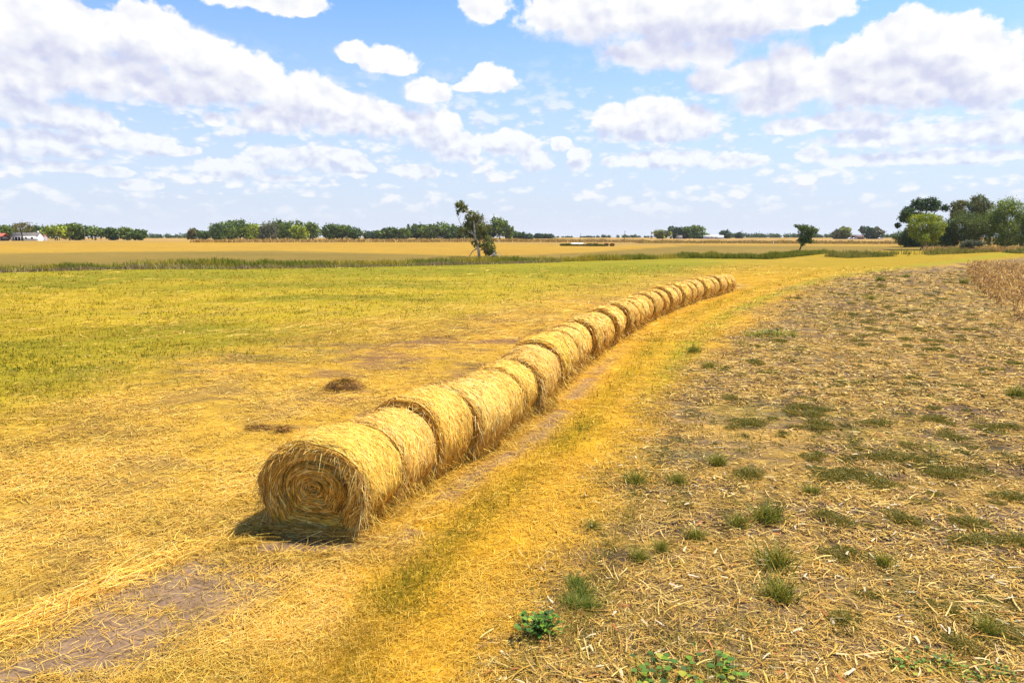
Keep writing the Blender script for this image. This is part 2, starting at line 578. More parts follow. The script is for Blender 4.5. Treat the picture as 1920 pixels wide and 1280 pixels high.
k = (np.abs(sx_) < .82 * sy_ + 1) & (rng.random(len(sx_)) < (.45 * sstep(.3, .6, fbm(sx_, sy_, 3, 97)) + .1) * (1 - .6 * sstep(25, 70, sy_))) & (sx_ < np.interp(sy_, [34, 40.5, 55, 75, 95, 122], [25, 30.2, 38.2, 50.5, 63, 82]))
sx_, sy_ = sx_[k], sy_[k]; n = len(sx_); d = np.hypot(sx_, sy_)
D = horiz(n) * (.45 * np.abs(rng.standard_normal(n)))[:, None]; D[:, 2] = 1
V, F, kk = ribbons(np.stack([sx_, sy_, gz(sx_, sy_) - .01], 1), unit(D), rng.uniform(.05, .16, n) * (1 + .01 * d), np.maximum(.016, .0011 * d), np.zeros((n, 3)), horiz(n), 1, .8)
b.add(V, F, np.repeat(pal(n, [(.58, .38, .11), (.46, .29, .08), (.36, .21, .06)]), kk, 0))
tag(b.obj("corn_litter", M_STRAW), "pale dry corn leaves and stalk pieces strewn over the brown stubble field", kind="stuff")

# grasses
b = Bag()
GREENS = [(.21, .20, .010), (.36, .27, .014), (.48, .32, .022), (.14, .15, .009), (.58, .38, .03)]
def acc_g(x, y):
    Z = zones(x, y)
    return prob(x, Z["green"] * (.35 + .65 * sstep(.35, .6, fbm(x, y, 1.8, 61)))) & (y < YH(x) + 1)
def col_g(x, y):
    n = len(x); t = sstep(.36, .64, fbm(x * .3, y, 9, 62) * .7 + fbm(x, y, 2, 63) * .3)[:, None]
    return pal(n, [GREENS[0], GREENS[1], GREENS[3]]) * (1 - t) + pal(n, [GREENS[1], GREENS[2], GREENS[4]]) * t
b.add(*standing(150000, 497, 800, acc_g, col_g, H_(.05, .14, .012), W_(.008, .0011), .7))
b.add(*standing(60000, 505, 900, acc_g, col_g, H_(.06, .16, .012), W_(.008, .001), .7, clump=22))
# sparse tufts between the straw
def acc_l(x, y):
    Z = zones(x, y)
    return prob(x, .55 * (1 - Z["stubble"]) * (1 - Z["green"]) * sstep(.46, .62, fbm(x, y, 3.2, 64)) * (x < row_c(np.clip(y, 9, 66)) - .5) * (1 - Z["windrow"]))
b.add(*standing(90000, 560, 1330, acc_l, lambda x, y: pal(len(x), [(.45, .30, .04), (.34, .25, .03), (.60, .38, .06), (.26, .22, .03)]), H_(.05, .16, .008), W_(.006, .0009), .8, clump=26))
# olive strip between the wheel marks
def acc_m(x, y):
    Z = zones(x, y); return prob(x, np.maximum(Z["mid"], .8 * Z["mid2"]) * (1 - Z["stubble"] * .6))
def col_m(x, y):
    n = len(x); t = sstep(.35, .6, fbm(x, y, 1.1, 65))[:, None]
    return pal(n, [(.25, .20, .010), (.34, .23, .012), (.18, .15, .01)]) * (1 - t) + pal(n, [(.48, .27, .02), (.42, .24, .015), (.60, .37, .04)]) * t
b.add(*standing(260000, 500, 1330, acc_m, col_m, H_(.09, .26, .006), W_(.005, .0009), .75))
# sprouts in the stubble
def acc_s(x, y):
    Z = zones(x, y); return prob(x, Z["stubble"] * sstep(.48, .66, fbm(x, y, 2.4, 66)))
b.add(*standing(90000, 510, 1330, acc_s, lambda x, y: pal(len(x), [(.20, .19, .04), (.32, .25, .05), (.42, .30, .08), (.12, .14, .03)]), H_(.06, .22, .008), W_(.006, .0009), .55, clump=30))
# small flat weeds following the old planting rows
n = 260000
cy_ = 1 / rng.uniform(1 / 110, 1 / 7.5, 5200); kk_ = rng.integers(0, 60, 5200)
cx_ = XB(cy_) + .9 + kk_ * .86 + .10 * rng.standard_normal(5200)
keep = (np.abs(cx_) < .80 * cy_ + .5) & (cx_ < np.interp(cy_, [34, 40.5, 55, 75, 95, 122], [25, 30.2, 38.2, 50.5, 63, 82]) - .5) & (rng.random(5200) < sstep(.36, .60, fbm(cx_, cy_, 3.4, 171)) + .08)
cx_, cy_ = cx_[keep], cy_[keep]
idx = rng.integers(0, len(cx_), min(n, 46 * len(cx_)))
sz_ = (rng.uniform(.05, .17, len(cx_)) * (1 + .006 * cy_))[idx]
n = len(idx)
x = cx_[idx] + rng.standard_normal(n) * sz_ * .8; y = cy_[idx] + rng.standard_normal(n) * sz_ * 1.5
D = horiz(n); D[:, 2] = rng.uniform(.1, 1.1, n)
hh = rng.uniform(.04, .11, n) * (1 + .010 * y)
V, F, kk = ribbons(np.stack([x, y, gz(x, y) + rng.random(n) * .05], 1), unit(D), hh, np.maximum(.010, .0011 * y) * rng.uniform(.6, 1.4, n), np.stack([0 * hh, 0 * hh, -.3 * hh], 1), unit(rng.normal(0, 1, (n, 3))), 1, .4)
tone = pal(len(cx_), [(.13, .135, .013), (.20, .18, .016), (.09, .10, .011), (.26, .20, .025), (.16, .12, .03)], .2)[idx]
b.add(V, F, np.repeat(tone * rng.normal(1, .15, (n, 1)).clip(.6, 1.5), kk, 0))
# edge of the stubble: taller thin yellowing grass
def acc_e(x, y):
    Z = zones(x, y); return prob(x, np.exp(-((x - XB(y) - .5) / (.6 + .012 * y)) ** 2) * sstep(.4, .6, fbm(x, y, 1.4, 67)))
b.add(*standing(100000, 505, 1330, acc_e, lambda x, y: pal(len(x), [(.36, .29, .03), (.50, .34, .06), (.60, .42, .12), (.22, .22, .03)]), H_(.08, .26, .006), W_(.005, .0009), .5, clump=18))
tag(b.obj("grass", M_GRASS), "short yellowing meadow grass and tufts between the straw and wheel marks", kind="stuff")

# tall weeds along the ditch
def strip(n, xs, ycen, depth, H, W, cols, z_lean=.45, dens=None, leaf=0):
    x = rng.uniform(xs[0], xs[1], n)
    y = ycen(x) + rng.uniform(0, 1, n) * depth
    if dens is not None:
        k = rng.random(n) < dens(x, y); x, y = x[k], y[k]; n = len(x)
    h = H[0] + (H[1] - H[0]) * rng.random(n)
    h = h * (.15 + 1.5 * fbm(x, y * .6, 3.2, 141)) * (.6 + .8 * fbm(x, y, 16, 142))
    D = horiz(n) * (z_lean * np.abs(rng.standard_normal(n)))[:, None]; D[:, 2] = 1; D = unit(D)
    P = np.stack([x, y, gz(x, y)], 1)
    bend = D * np.array([1, 1, 0]) * (h * .35)[:, None]; bend[:, 2] = -h * .12
    V, F, k = ribbons(P, D, h, W * rng.uniform(.6, 1.4, n), bend, horiz(n), 2, .3)
    t = sstep(.38, .62, fbm(x, y, 7, 143))[:, None]
    c = pal(n, cols[0], .2) * (1 - t) + pal(n, cols[1], .2) * t
    c2 = np.repeat(c, k, 0)
    return V, F, c2


b = Bag()
wg = ([(.21, .23, .016), (.31, .285, .018), (.15, .17, .014)], [(.44, .34, .026), (.52, .36, .04), (.33, .29, .02)])
hx0, hx1 = -115, 78
b.add(*strip(60000, (hx0, hx1), YH, 7.0, (.5, 1.45), .11, wg, dens=lambda x, y: .35 + .65 * sstep(.35, .6, fbm(x, y, 6, 144))))
b.add(*strip(9000, (-115, 10), lambda x: YH(x) - 3, 4.0, (.3, .9), .12, ([(.34, .24, .12), (.28, .2, .08)], [(.30, .26, .06), (.4, .3, .1)])))
b.add(*strip(12000, (40, 92), lambda x: YH(x) - 1, 7.0, (.7, 1.7), .12, ([(.20, .21, .016), (.27, .26, .02), (.15, .165, .015)], [(.32, .28, .025), (.24, .24, .02)])))
b.add(*strip(16000, (78, 150), lambda x: np.interp(x, [78, 150], [160, 205]), 12, (.6, 1.7), .14, ([(.16, .18, .02), (.24, .22, .03)], [(.34, .27, .05), (.24, .22, .03)]), dens=lambda x, y: sstep(.35, .55, fbm(x, y, 9, 145))))
tag(b.obj("ditch_weeds", M_GRASS), "band of tall green and brown weeds along the ditch behind the meadow", kind="stuff")

b = Bag()
cropc = ([(.52, .33, .09), (.44, .27, .07)], [(.58, .38, .12), (.38, .24, .07)])
b.add(*strip(14000, (-150, 70), lambda x: np.sqrt(np.maximum(1, 352 ** 2 - x ** 2)), 26, (1.0, 1.9), .35, cropc))
b.add(*strip(9000, (60, 190), lambda x: np.sqrt(np.maximum(1, 330 ** 2 - x ** 2)), 30, (.7, 1.5), .3, ([(.46, .30, .06), (.36, .26, .05)], [(.52, .33, .09), (.38, .24, .07)])))
tag(b.obj("standing_crop", M_STRAW), "strip of ripe tan crop standing in front of the far trees", kind="stuff")


# ------------------------------------------------------------------ hay bales
LEN = 1.31


def sec(th, a, h, foot):
    """slumped round section: point at angle th (0 = right, pi/2 = top)"""
    c, s = np.cos(th), np.sin(th)
    x = a * np.sign(c) * np.abs(c) ** .94
    z = h * .5 * (1 + s)
    flatz = .10 * h
    z = np.where(z < flatz, z * .35, z)
    x = np.where(s < -.55, x * (1 + .30 * sstep(-.55, -1, s)) , x)
    return x, z


def bale_side(seed, a, h, nst, ragged=.02, wst=.008):
    r = np.random.default_rng(seed)
    bag = Bag()
    nt_, nl = 72, 12
    th = np.linspace(0, 2 * np.pi, nt_, endpoint=False); ls = np.linspace(0, LEN, nl)
    T, Lg = np.meshgrid(th, ls)
    lump = lambda t, l: (fbm(np.cos(t) * 2 + l * .9 + 20, np.sin(t) * 2 + l * .5 + seed * 3.1, .9, seed) - .5) * .12

    def surf(t, l, out=0.):
        edge = np.minimum(l, LEN - l)
        rr = 1 - .06 * np.exp(-(l / .06) ** 2) - (.115 if seed > 58 else .065) * np.exp(-((LEN - l) / (.20 if seed > 58 else .09)) ** 2) + lump(t, l) * .55
        x, z = sec(t, a * rr, h, .6)
        zc = h * .5
        z = zc + (z - zc) * np.where(z > zc, rr, 1)
        nx, nz = np.cos(t), np.sin(t)
        return np.stack([x + nx * out, l, z + nz * out], -1)
    V = surf(T.ravel(), Lg.ravel(), -.012)
    i = np.arange(nl - 1)[:, None] * nt_; j = np.arange(nt_)[None]; j2 = (j + 1) % nt_
    F = np.stack([i + j, i + j2, i + nt_ + j2, i + nt_ + j], -1).reshape(-1, 4)
    cb = pal(len(V), [(.92, .54, .11), (.82, .44, .07), (.94, .60, .15)], r=r)
    bag.add(V, F, cb)
    back = len(V) - nt_
    capc = np.array([[0, LEN - .04, h * .5]])
    V2 = np.vstack([V[back:], capc]); jj = np.arange(nt_)
    bag.add(V2, np.stack([jj, (jj + 1) % nt_, np.full(nt_, nt_)], 1), (.30, .17, .045))
    # strands wrapped round the roll
    n = nst
    t0 = r.uniform(-np.pi * .42, np.pi * 1.42, n); l0 = r.uniform(0, LEN, n)
    ang = r.normal(0, .38, n) + np.where(r.random(n) < .12, r.normal(0, 1.2, n), 0)
    L = r.uniform(.12, .46, n)
    sg = r.choice([-1, 1], n)
    R = (a + h * .5) * .5
    o0 = r.random(n) ** 2 * .009; lift = np.where(r.random(n) < .07, r.random(n) * .09, r.random(n) * ragged)
    pts = []
    for s in (0, .33, .67, 1):
        tt = t0 + sg * np.cos(ang) * L * s / R
        ll = np.clip(l0 + np.sin(ang) * L * s, .0, LEN)
        pts.append(surf(tt, ll, o0 + lift * s * s + .003))
    pts = np.stack(pts, 1)
    d = unit(pts[:, 2] - pts[:, 1])
    nrm = np.stack([np.cos(t0), np.zeros(n), np.sin(t0)], 1)
    side = unit(np.cross(d, nrm) + nrm * r.normal(0, .28, (n, 1)))
    W = wst * r.uniform(.5, 1.5, n)
    rows = []
    for s in range(4):
        w = (W * (.6 if s in (0, 3) else 1) * .5)[:, None]
        rows += [pts[:, s] - side * w, pts[:, s] + side * w]
    V = np.stack(rows, 1).reshape(-1, 3)
    V[:, 2] = np.maximum(V[:, 2], .002)
    q = np.array([[2 * i, 2 * i + 1, 2 * i + 3, 2 * i + 2] for i in range(3)])
    F = (np.arange(n)[:, None, None] * 8 + q[None]).reshape(-1, 4)
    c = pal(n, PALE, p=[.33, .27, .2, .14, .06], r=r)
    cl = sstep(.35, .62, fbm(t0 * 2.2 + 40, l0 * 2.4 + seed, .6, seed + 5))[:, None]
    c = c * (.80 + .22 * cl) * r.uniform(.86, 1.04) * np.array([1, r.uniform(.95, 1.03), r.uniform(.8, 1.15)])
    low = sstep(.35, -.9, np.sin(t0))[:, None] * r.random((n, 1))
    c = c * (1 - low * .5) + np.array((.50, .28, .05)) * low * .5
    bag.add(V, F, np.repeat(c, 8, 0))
    return bag


def bale_face(seed, a, h, nst, wst=.009, hero=False):
    r = np.random.default_rng(seed + 900)
    bag = Bag()
    nt_ = 72
    rho = np.linspace(0, 1, 26)
    cx, cz = .03, h * .53

    def face(t, p, out=0.):
        x, z = sec(t, a * .985, h * .985, .6)
        p = p
        X = cx * (1 - p) + x * p; Z = cz * (1 - p) + z * p
        turn = p * 6.5 + t / (2 * np.pi) + .9 * (fbm(X + 4, Z + seed * 1.7, .5, seed + 8) - .5)
        dep = (.016 if hero else .03) * np.sin(turn * 2 * np.pi) + .05 * (fbm(X * 1.0 + 9, Z + seed, .22, seed + 3) - .5)
        dep = dep + .10 * sstep(.50, .56, p) * (1 - sstep(.56, .70, p)) * (1.3 if hero else .8) - .06 * sstep(.72, .95, p)
        bulge = .05 * (1 - p * p)
        return np.stack([X, -bulge + dep - out + .02, Z + 0 * p], -1)
    T, Pq = np.meshgrid(np.linspace(0, 2 * np.pi, nt_, endpoint=False), rho)
    V = face(T.ravel(), Pq.ravel(), -.015)
    nl = len(rho)
    i = np.arange(nl - 1)[:, None] * nt_; j = np.arange(nt_)[None]; j2 = (j + 1) % nt_
    F = np.stack([i + j, i + nt_ + j, i + nt_ + j2, i + j2], -1).reshape(-1, 4)
    bag.add(V, F, pal(len(V), [(.36, .165, .02), (.44, .215, .028), (.22, .10, .014)], r=r))
    n = nst
    p0 = np.sqrt(r.uniform(.0, 1, n)); t0 = r.uniform(0, 2 * np.pi, n)
    L = r.uniform(.10, .38, n) * (.45 + .55 * p0)
    R = np.maximum(p0 * (a + h * .5) * .5, .05)
    rad = r.normal(0, .10, n)
    o0 = r.random(n) ** 1.6 * .035; lift = np.where(r.random(n) < .15, r.random(n) * .10, r.random(n) * .02)
    pts = []
    for s in (0, .33, .67, 1):
        tt = t0 + np.clip(L * s / R, 0, 1.6)
        pp = np.clip(p0 + rad * s * L, 0, 1.0)
        pts.append(face(tt, pp, o0 + lift * s * s))
    pts = np.stack(pts, 1)
    d = unit(pts[:, 2] - pts[:, 1])
    side = unit(np.cross(d, np.array([0, -1., 0])) + np.array([0, -1., 0]) * r.normal(0, .7, (n, 1)))
    W = wst * r.uniform(.5, 1.5, n)
    rows = []
    for s in range(4):
        w = (W * (.5 if s in (0, 3) else 1) * .5)[:, None]
        rows += [pts[:, s] - side * w, pts[:, s] + side * w]
    V = np.stack(rows, 1).reshape(-1, 3); V[:, 2] = np.maximum(V[:, 2], .002)
    q = np.array([[2 * i, 2 * i + 1, 2 * i + 3, 2 * i + 2] for i in range(3)])
    F = (np.arange(n)[:, None, None] * 8 + q[None]).reshape(-1, 4)
    c = pal(n, [(.82, .47, .06), (.66, .34, .04), (.92, .60, .13), (.42, .19, .022), (.95, .70, .24)], .18, [.3, .25, .2, .14, .11], r=r)
    bag.add(V, F, np.repeat(c, 8, 0))
    return bag


def bale_fringe(seed, a, h, n, wst=.009, foot=0):
    """straws hanging over the rim and lying spilled at the foot"""
    r = np.random.default_rng(seed + 1700)
    bag = Bag()
    t = r.uniform(-.25 * np.pi, 1.25 * np.pi, n)
    x, z = sec(t, a * r.uniform(.88, 1.0, n), h * r.uniform(.93, 1.0, n), .6)
    P = np.stack([x, -.03 - r.random(n) * .05, z], 1)
    D = np.stack([np.cos(t) * r.normal(.1, .45, n), -r.uniform(.1, .8, n), np.sin(t) * .3 + r.normal(-.4, .5, n)], 1)
    L = r.uniform(.08, .34, n)
    bend = np.stack([0 * L, 0 * L, -L * r.uniform(.1, .5, n)], 1)
    V, F, k = ribbons(P, unit(D), L, wst * r.uniform(.5, 1.4, n), bend, unit(r.normal(0, 1, (n, 3))), 3, .5)
    V[:, 2] = np.maximum(V[:, 2], .004)
    bag.add(V, F, np.repeat(pal(n, [(.72, .47, .12), (.60, .36, .07), (.80, .6, .25), (.40, .22, .04)], r=r), k, 0))
    # along the right and left foot
    m = n
    sx = r.choice([-1, 1], m)
    P = np.stack([sx * a * r.uniform(.72, .98, m), r.uniform(0, LEN, m), r.uniform(.03, .30, m) * h], 1)
    D = np.stack([sx * r.uniform(.0, .7, m), r.normal(0, .5, m), -r.uniform(.2, 1., m)], 1)
    L = r.uniform(.08, .3, m)
    V, F, k = ribbons(P, unit(D), L, wst * r.uniform(.5, 1.4, m), np.stack([sx * L * .3, 0 * L, 0 * L], 1), unit(r.normal(0, 1, (m, 3))), 2, .5)
    V[:, 2] = np.maximum(V[:, 2], .004)
    bag.add(V, F, np.repeat(pal(m, STRAW, r=r), k, 0))
    if foot:
        m = foot
        P = np.stack([r.normal(0, a * .55, m), -np.abs(r.normal(.02, .12, m)), r.random(m) ** 1.5 * .20], 1)
        D = horiz(m, r) * np.array([1, .35, 1]); D[:, 2] = r.normal(0, .15, m)
        L = r.uniform(.12, .45, m)
        V, F, k = ribbons(P - unit(D) * (L * .5)[:, None], unit(D), L, wst * r.uniform(.5, 1.4, m), np.stack([0 * L, 0 * L, -.05 * L], 1), unit(r.normal(0, 1, (m, 3)) + np.array([0, -1, 1.])), 3, .5)
        V[:, 2] = np.maximum(V[:, 2], .004)
        bag.add(V, F, np.repeat(pal(m, [(.84, .54, .12), (.70, .42, .07), (.50, .27, .04), (.90, .66, .25)], r=r), k, 0))
    return bag


# step along the measured foot line of the row
ORD = ["nearest", "second", "third", "fourth", "fifth", "sixth", "seventh", "eighth", "ninth", "tenth", "eleventh", "twelfth", "thirteenth", "fourteenth", "fifteenth", "sixteenth", "seventeenth", "eighteenth", "nineteenth", "twentieth", "twenty-first"]
centres = []
y = 10.68
while y < 62.0:
    x = float(row_c(y))
    y2 = y + .3
    tx = float(row_c(y + 1.3)) - x
    n_ = math.hypot(tx, 1.3)
    centres.append((x, y, math.atan2(-tx, 1.3), n_ / 1.3))
    y += (LEN + .105) / (n_ / 1.3)
NB = len(centres)
#            index: (scale, lateral, forward gap, lift)
TUNE = {0: (1.0, -.17, .05, 0), 1: (.985, .03, .13, 0), 2: (1.07, .04, .13, .0), 3: (1.03, .14, .17, 0), 4: (.99, .02, .06, .0), 5: (.97, .08, .05, 0), 6: (1.02, .18, .06, 0),
        7: (1.0, .0, .0, 0), 8: (1.05, .0, .08, 0), 9: (1.04, .03, .03, 0), 10: (1.02, .02, .02, 0), 12: (1.06, .06, .06, 0), 15: (1.05, .05, .07, 0), 17: (1.06, .04, .05, 0), 22: (1.05, .05, .08, 0), 25: (1.07, .1, .1, 0), 28: (1.06, .05, .08, 0), 33: (1.05, .06, .06, 0), 36: (1.07, .08, .1, 0)}
LOOK = {0: "straw bale at the near end of the row showing its dark spiral end", 1: "smaller straw bale wedged behind the nearest one in the row",
        2: "big third straw bale, its dark rim standing above the second", 3: "fourth straw bale from the near end, dark gap down its right side",
        5: "sixth straw bale from the near end with flattened pale top", 6: "seventh straw bale from the near end with ragged straw hanging at its foot"}
var = {}
for i, (x, y, rz, _) in enumerate(centres):
    s, lat, gap, up = TUNE.get(i, (1 + .013 * rng.standard_normal(), .045 * rng.standard_normal(), .04 * rng.standard_normal(), 0))
    if i < 12:
        a, h = ((1.0, 1.56) if i == 0 else (.86 + .02 * rng.standard_normal(), 1.55 + .03 * rng.standard_normal()))
        q = max(5000, int(22000 / (1 + .22 * i)))
        wst = .0075 + .0011 * i
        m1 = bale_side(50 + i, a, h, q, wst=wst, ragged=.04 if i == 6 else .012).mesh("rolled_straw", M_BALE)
        m2 = bale_face(50 + i, a, h, 8500 if i == 0 else max(1500, q // 4), wst=.0125 if i == 0 else wst, hero=i == 0).mesh("end_face", M_BALE)
        m3 = bale_fringe(50 + i, a, h, 900 if i == 0 else (1100 if i == 6 else (700 if i == 1 else 350)), wst=wst, foot=2600 if i == 0 else 0).mesh("loose_fringe", M_BALE)
    else:
        k = i % 5 + (0 if i < 26 else 5)
        if k not in var:
            wst = .026 if k < 5 else .042
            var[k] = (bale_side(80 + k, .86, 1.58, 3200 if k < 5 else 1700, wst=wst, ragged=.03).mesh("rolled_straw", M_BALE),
                      bale_face(80 + k, .86, 1.58, 900, wst=wst).mesh("end_face", M_BALE),
                      bale_fringe(80 + k, .86, 1.58, 120, wst=wst * .8).mesh("loose_fringe", M_BALE))
        m1, m2, m3 = var[k]
    if i in LOOK: lab = LOOK[i]
    elif i == NB - 1: lab = "last straw bale at the far end of the long row"
    elif i < NB / 2: lab = "round straw bale, %s counted from the near end of the row" % ORD[i]
    else: lab = "round straw bale, %s counted from the far end of the row" % ORD[NB - 1 - i]
    t = thing("hay_bale", lab, "hay bale", (x + lat * math.cos(rz) - gap * math.sin(-rz) * 0, y + gap + lat * math.sin(rz), float(gz(x, y)) - .03 + up), rz + .03 * float(rng.standard_normal()) * (i > 0), "straw bales lined up in one long row")
    t.scale = (s * (1.05 if i > 12 else 1.02), 1, s * 1.01)
    for nm, me in (("rolled_straw", m1), ("end_face", m2), ("loose_fringe", m3)):
        link(nm, me, t)


# dark matted clump of old hay left of the row, and two clods
def clump(name, label, px, py, w, hgt, cols, n=900, cat="hay clump"):
    p = on_ground(px, py)
    b = Bag()
    nt_, nr = 24, 9
    T, R = np.meshgrid(np.linspace(0, 2 * np.pi, nt_, endpoint=False), np.linspace(0, 1, nr))
    T = T.ravel(); R = R.ravel()
    prof = np.sqrt(np.clip(1 - R ** 2, 0, 1)) * (.7 + .6 * fbm(np.cos(T) * R * 2 + 7, np.sin(T) * R * 2 + px, .6, 2))
    V = np.stack([np.cos(T) * R * w * .5, np.sin(T) * R * w * .33, prof * hgt - .02], 1)
    i = np.arange(nr - 1)[:, None] * nt_; j = np.arange(nt_)[None]; j2 = (j + 1) % nt_
    F = np.stack([i + j, i + nt_ + j, i + nt_ + j2, i + j2], -1).reshape(-1, 4)
    b.add(V, F, pal(len(V), cols))
    k = rng.integers(0, len(V), n)
    P = V[k] + rng.normal(0, .02, (n, 3)); P[:, 2] = np.maximum(P[:, 2], .01)
    D = horiz(n); D[:, 2] = rng.normal(0, .35, n)
    L = rng.uniform(.1, .35, n)
    v, f, kk = ribbons(P, unit(D), L, .012, np.stack([0 * L, 0 * L, -.15 * L], 1), unit(rng.normal(0, 1, (n, 3))), 2, .5)
    v[:, 2] = np.maximum(v[:, 2], 0)
    b.add(v, f, np.repeat(pal(n, cols + [(.45, .25, .05), (.6, .36, .06)]), kk, 0))
    k = n // 2
    an = rng.uniform(0, 2 * np.pi, k); rd = w * (.34 + .12 * np.abs(rng.standard_normal(k)).clip(0, 2))
    P = np.stack([np.cos(an) * rd, np.sin(an) * rd * .7, rng.random(k) * .05 + .02], 1)
    v, f, kk = ribbons(P, horiz(k), rng.uniform(.06, .25, k), .012, np.zeros((k, 3)), unit(rng.normal(0, 1, (k, 3)) + np.array([0, 0, .1])), 2, .5)
    b.add(v, f, np.repeat(pal(k, cols + STRAW[:3]), kk, 0))
    o = b.obj(name, M_STRAW, None, p)
    tag(o, label, cat)


dk = [(.24, .11, .022), (.34, .165, .03), (.15, .07, .018)]
clump("hay_clump", "low heap of dark brown matted hay left of the bale row", 645, 729, 1.25, .30, dk, 1300)
clump("hay_clump", "flat dark scrap of hay lying left of the second bale", 488, 803, .7, .10, dk, 300)
clump("hay_clump", "small dark clod of hay beside the flat scrap near the nearest bale", 530, 809, .36, .14, dk, 200)


# ------------------------------------------------------------------ weeds on the stubble
def weed_mesh(seed, kind):
    r = np.random.default_rng(seed)
    b = Bag()
    if kind == "mat":
        n = 1100
        rad = r.random(n) ** .75 * .62; an = r.uniform(0, 2 * np.pi, n)
        rad = rad * (.55 + .75 * fbm(np.cos(an) * 2 + seed, np.sin(an) * 2, .8, seed)); P = np.stack([np.cos(an) * rad, np.sin(an) * rad * .8, r.random(n) * .10 * (1.2 - rad) + .02], 1)
        D = np.stack([np.cos(an) + r.normal(0, .8, n), np.sin(an) + r.normal(0, .8, n), r.uniform(.5, 1.8, n)], 1)
        L = r.uniform(.05, .17, n)
        v, f, k = ribbons(P, unit(D), L, r.uniform(.012, .026, n), np.stack([0 * L, 0 * L, -.3 * L], 1), unit(r.normal(0, 1, (n, 3))), 2, .4)
        b.add(v, f, np.repeat(pal(n, [(.115, .125, .012), (.18, .17, .015), (.085, .095, .010), (.32, .235, .03), (.46, .30, .05)], .2, r=r), k, 0))
    elif kind == "tuft":
        n = 260
        P = np.stack([r.normal(0, .10, n), r.normal(0, .10, n), 0 * r.random(n)], 1)
        D = np.stack([r.normal(0, .35, n), r.normal(0, .35, n), np.ones(n)], 1)
        L = r.uniform(.15, .48, n)
        bend = D * np.array([1, 1, 0]) * (L * .7)[:, None]; bend[:, 2] = -.15 * L
        v, f, k = ribbons(P, unit(D), L, r.uniform(.010, .022, n), bend, horiz(n, r), 3, .15)
        b.add(v, f, np.repeat(pal(n, [(.16, .19, .016), (.26, .25, .022), (.42, .32, .04), (.11, .14, .015)], .2, r=r), k, 0))
    else:                                        # broad leaves on short stalks
        for _ in range({"leafy": 120, "vine": 75}[kind]):
            if kind == "leafy":
                p = np.array([r.normal(0, .10), r.normal(0, .09), r.uniform(.03, .24)])
            else:
                p = np.array([r.uniform(-.5, .5), r.normal(0, .16), r.uniform(.02, .16)])
            out = np.array([p[0] + r.normal(0, .08), p[1] + r.normal(0, .08), r.uniform(-.02, .10)])
            d = out / (np.linalg.norm(out) + 1e-6)
            s = np.cross(d, (0, 0, 1)); s /= np.linalg.norm(s) + 1e-6
            nn = np.cross(s, d)
            L = r.uniform(.05, .09); w = L * r.uniform(.36, .48)
            sh = [(0, 0, 0), (.25, .8, .18), (.55, 1, .22), (.85, .55, .1), (1, 0, -.12)]
            V = [p + d * L * t + nn * L * zf * .6 for t, _, zf in [(0, 0, 0), (.25, 0, -.02), (.55, 0, -.03), (.85, 0, -.05), (1, 0, -.12)]]
            for sg in (-1, 1):
                V += [p + d * L * t + s * sg * w * q + nn * L * zf * .6 for t, q, zf in sh[1:4]]
            V = np.array(V)
            Q = np.array([(1, 2, 6, 5), (2, 3, 7, 6), (2, 1, 8, 9), (3, 2, 9, 10)])
            Tt = np.array([(0, 1, 5), (3, 4, 7), (1, 0, 8), (4, 3, 10)])
            col = np.array([(.065, .14, .014), (.10, .18, .016), (.045, .095, .012), (.15, .26, .016), (.36, .34, .03)][r.choice(5, p=[.3, .27, .22, .16, .05] if kind == "leafy" else [.2, .22, .15, .2, .23])])
            b.add(V, Q, col); b.F.append(Tt + b.n - len(V)); b.V.append(np.zeros((0, 3))); b.C.append(np.zeros((0, 3)))
            st, sf = tube([p * np.array([.2, .2, 0]) if kind == "leafy" else p * np.array([1, 1, 0]), p * .6 if kind == "leafy" else p * np.array([1, 1, .5]), p], [.004, .003, .002], 3)
            b.add(st, sf, (.10, .17, .04))
        if kind == "vine":
            n = 620
            P = np.stack([r.uniform(-.6, .6, n), r.normal(0, .2, n), 0 * r.random(n)], 1)
            D = np.stack([r.normal(0, .6, n), r.normal(0, .6, n), np.ones(n)], 1)
            L = r.uniform(.08, .24, n)
            v, f, k = ribbons(P, unit(D), L, .009, np.stack([0 * L, 0 * L, -.3 * L], 1), horiz(n, r), 2, .2)
            b.add(v, f, np.repeat(pal(n, [(.42, .36, .04), (.30, .30, .04), (.55, .42, .07)], r=r), k, 0))
    return b.mesh({"mat": "weed_mat", "tuft": "grass_tuft", "leafy": "leafy_weed", "vine": "leafy_vine"}[kind], M_LEAF)


MATS = [(1450, 697), (1420, 682), (1532, 712), (1577, 718), (1643, 713), (1510, 748), (1530, 767), (1530, 792), (1493, 802), (1543, 805), (1407, 797), (1520, 860), (1580, 863), (1620, 843), (1630, 897), (1553, 888), (1727, 863), (1757, 890), (1790, 823), (1827, 840), (1867, 803), (1880, 815), (1790, 713), (1783, 670), (1753, 648), (1743, 657), (1700, 638), (1603, 640), (1583, 627), (1633, 618), (1640, 629), (1667, 593), (1700, 597), (1597, 590), (1520, 582), (1530, 573), (1663, 577), (1597, 570), (1727, 627), (1780, 617), (1860, 610), (1800, 640), (1847, 667), (1900, 683), (1540, 965), (1627, 987), (1570, 903), (1653, 907), (1753, 928), (1780, 960), (1807, 977), (1867, 933), (1913, 937), (1883, 1017), (1845, 1008), (1560, 1043), (1663, 1118), (1583, 1167), (1860, 1147), (1807, 1213), (1915, 1190), (1760, 1140), (1690, 975), (1460, 640), (1390, 700), (1480, 560), (1560, 548), (1690, 552), (1750, 575), (1820, 590)]
mats = [weed_mesh(300 + k, "mat") for k in range(4)]
tufts = [weed_mesh(320 + k, "tuft") for k in range(3)]
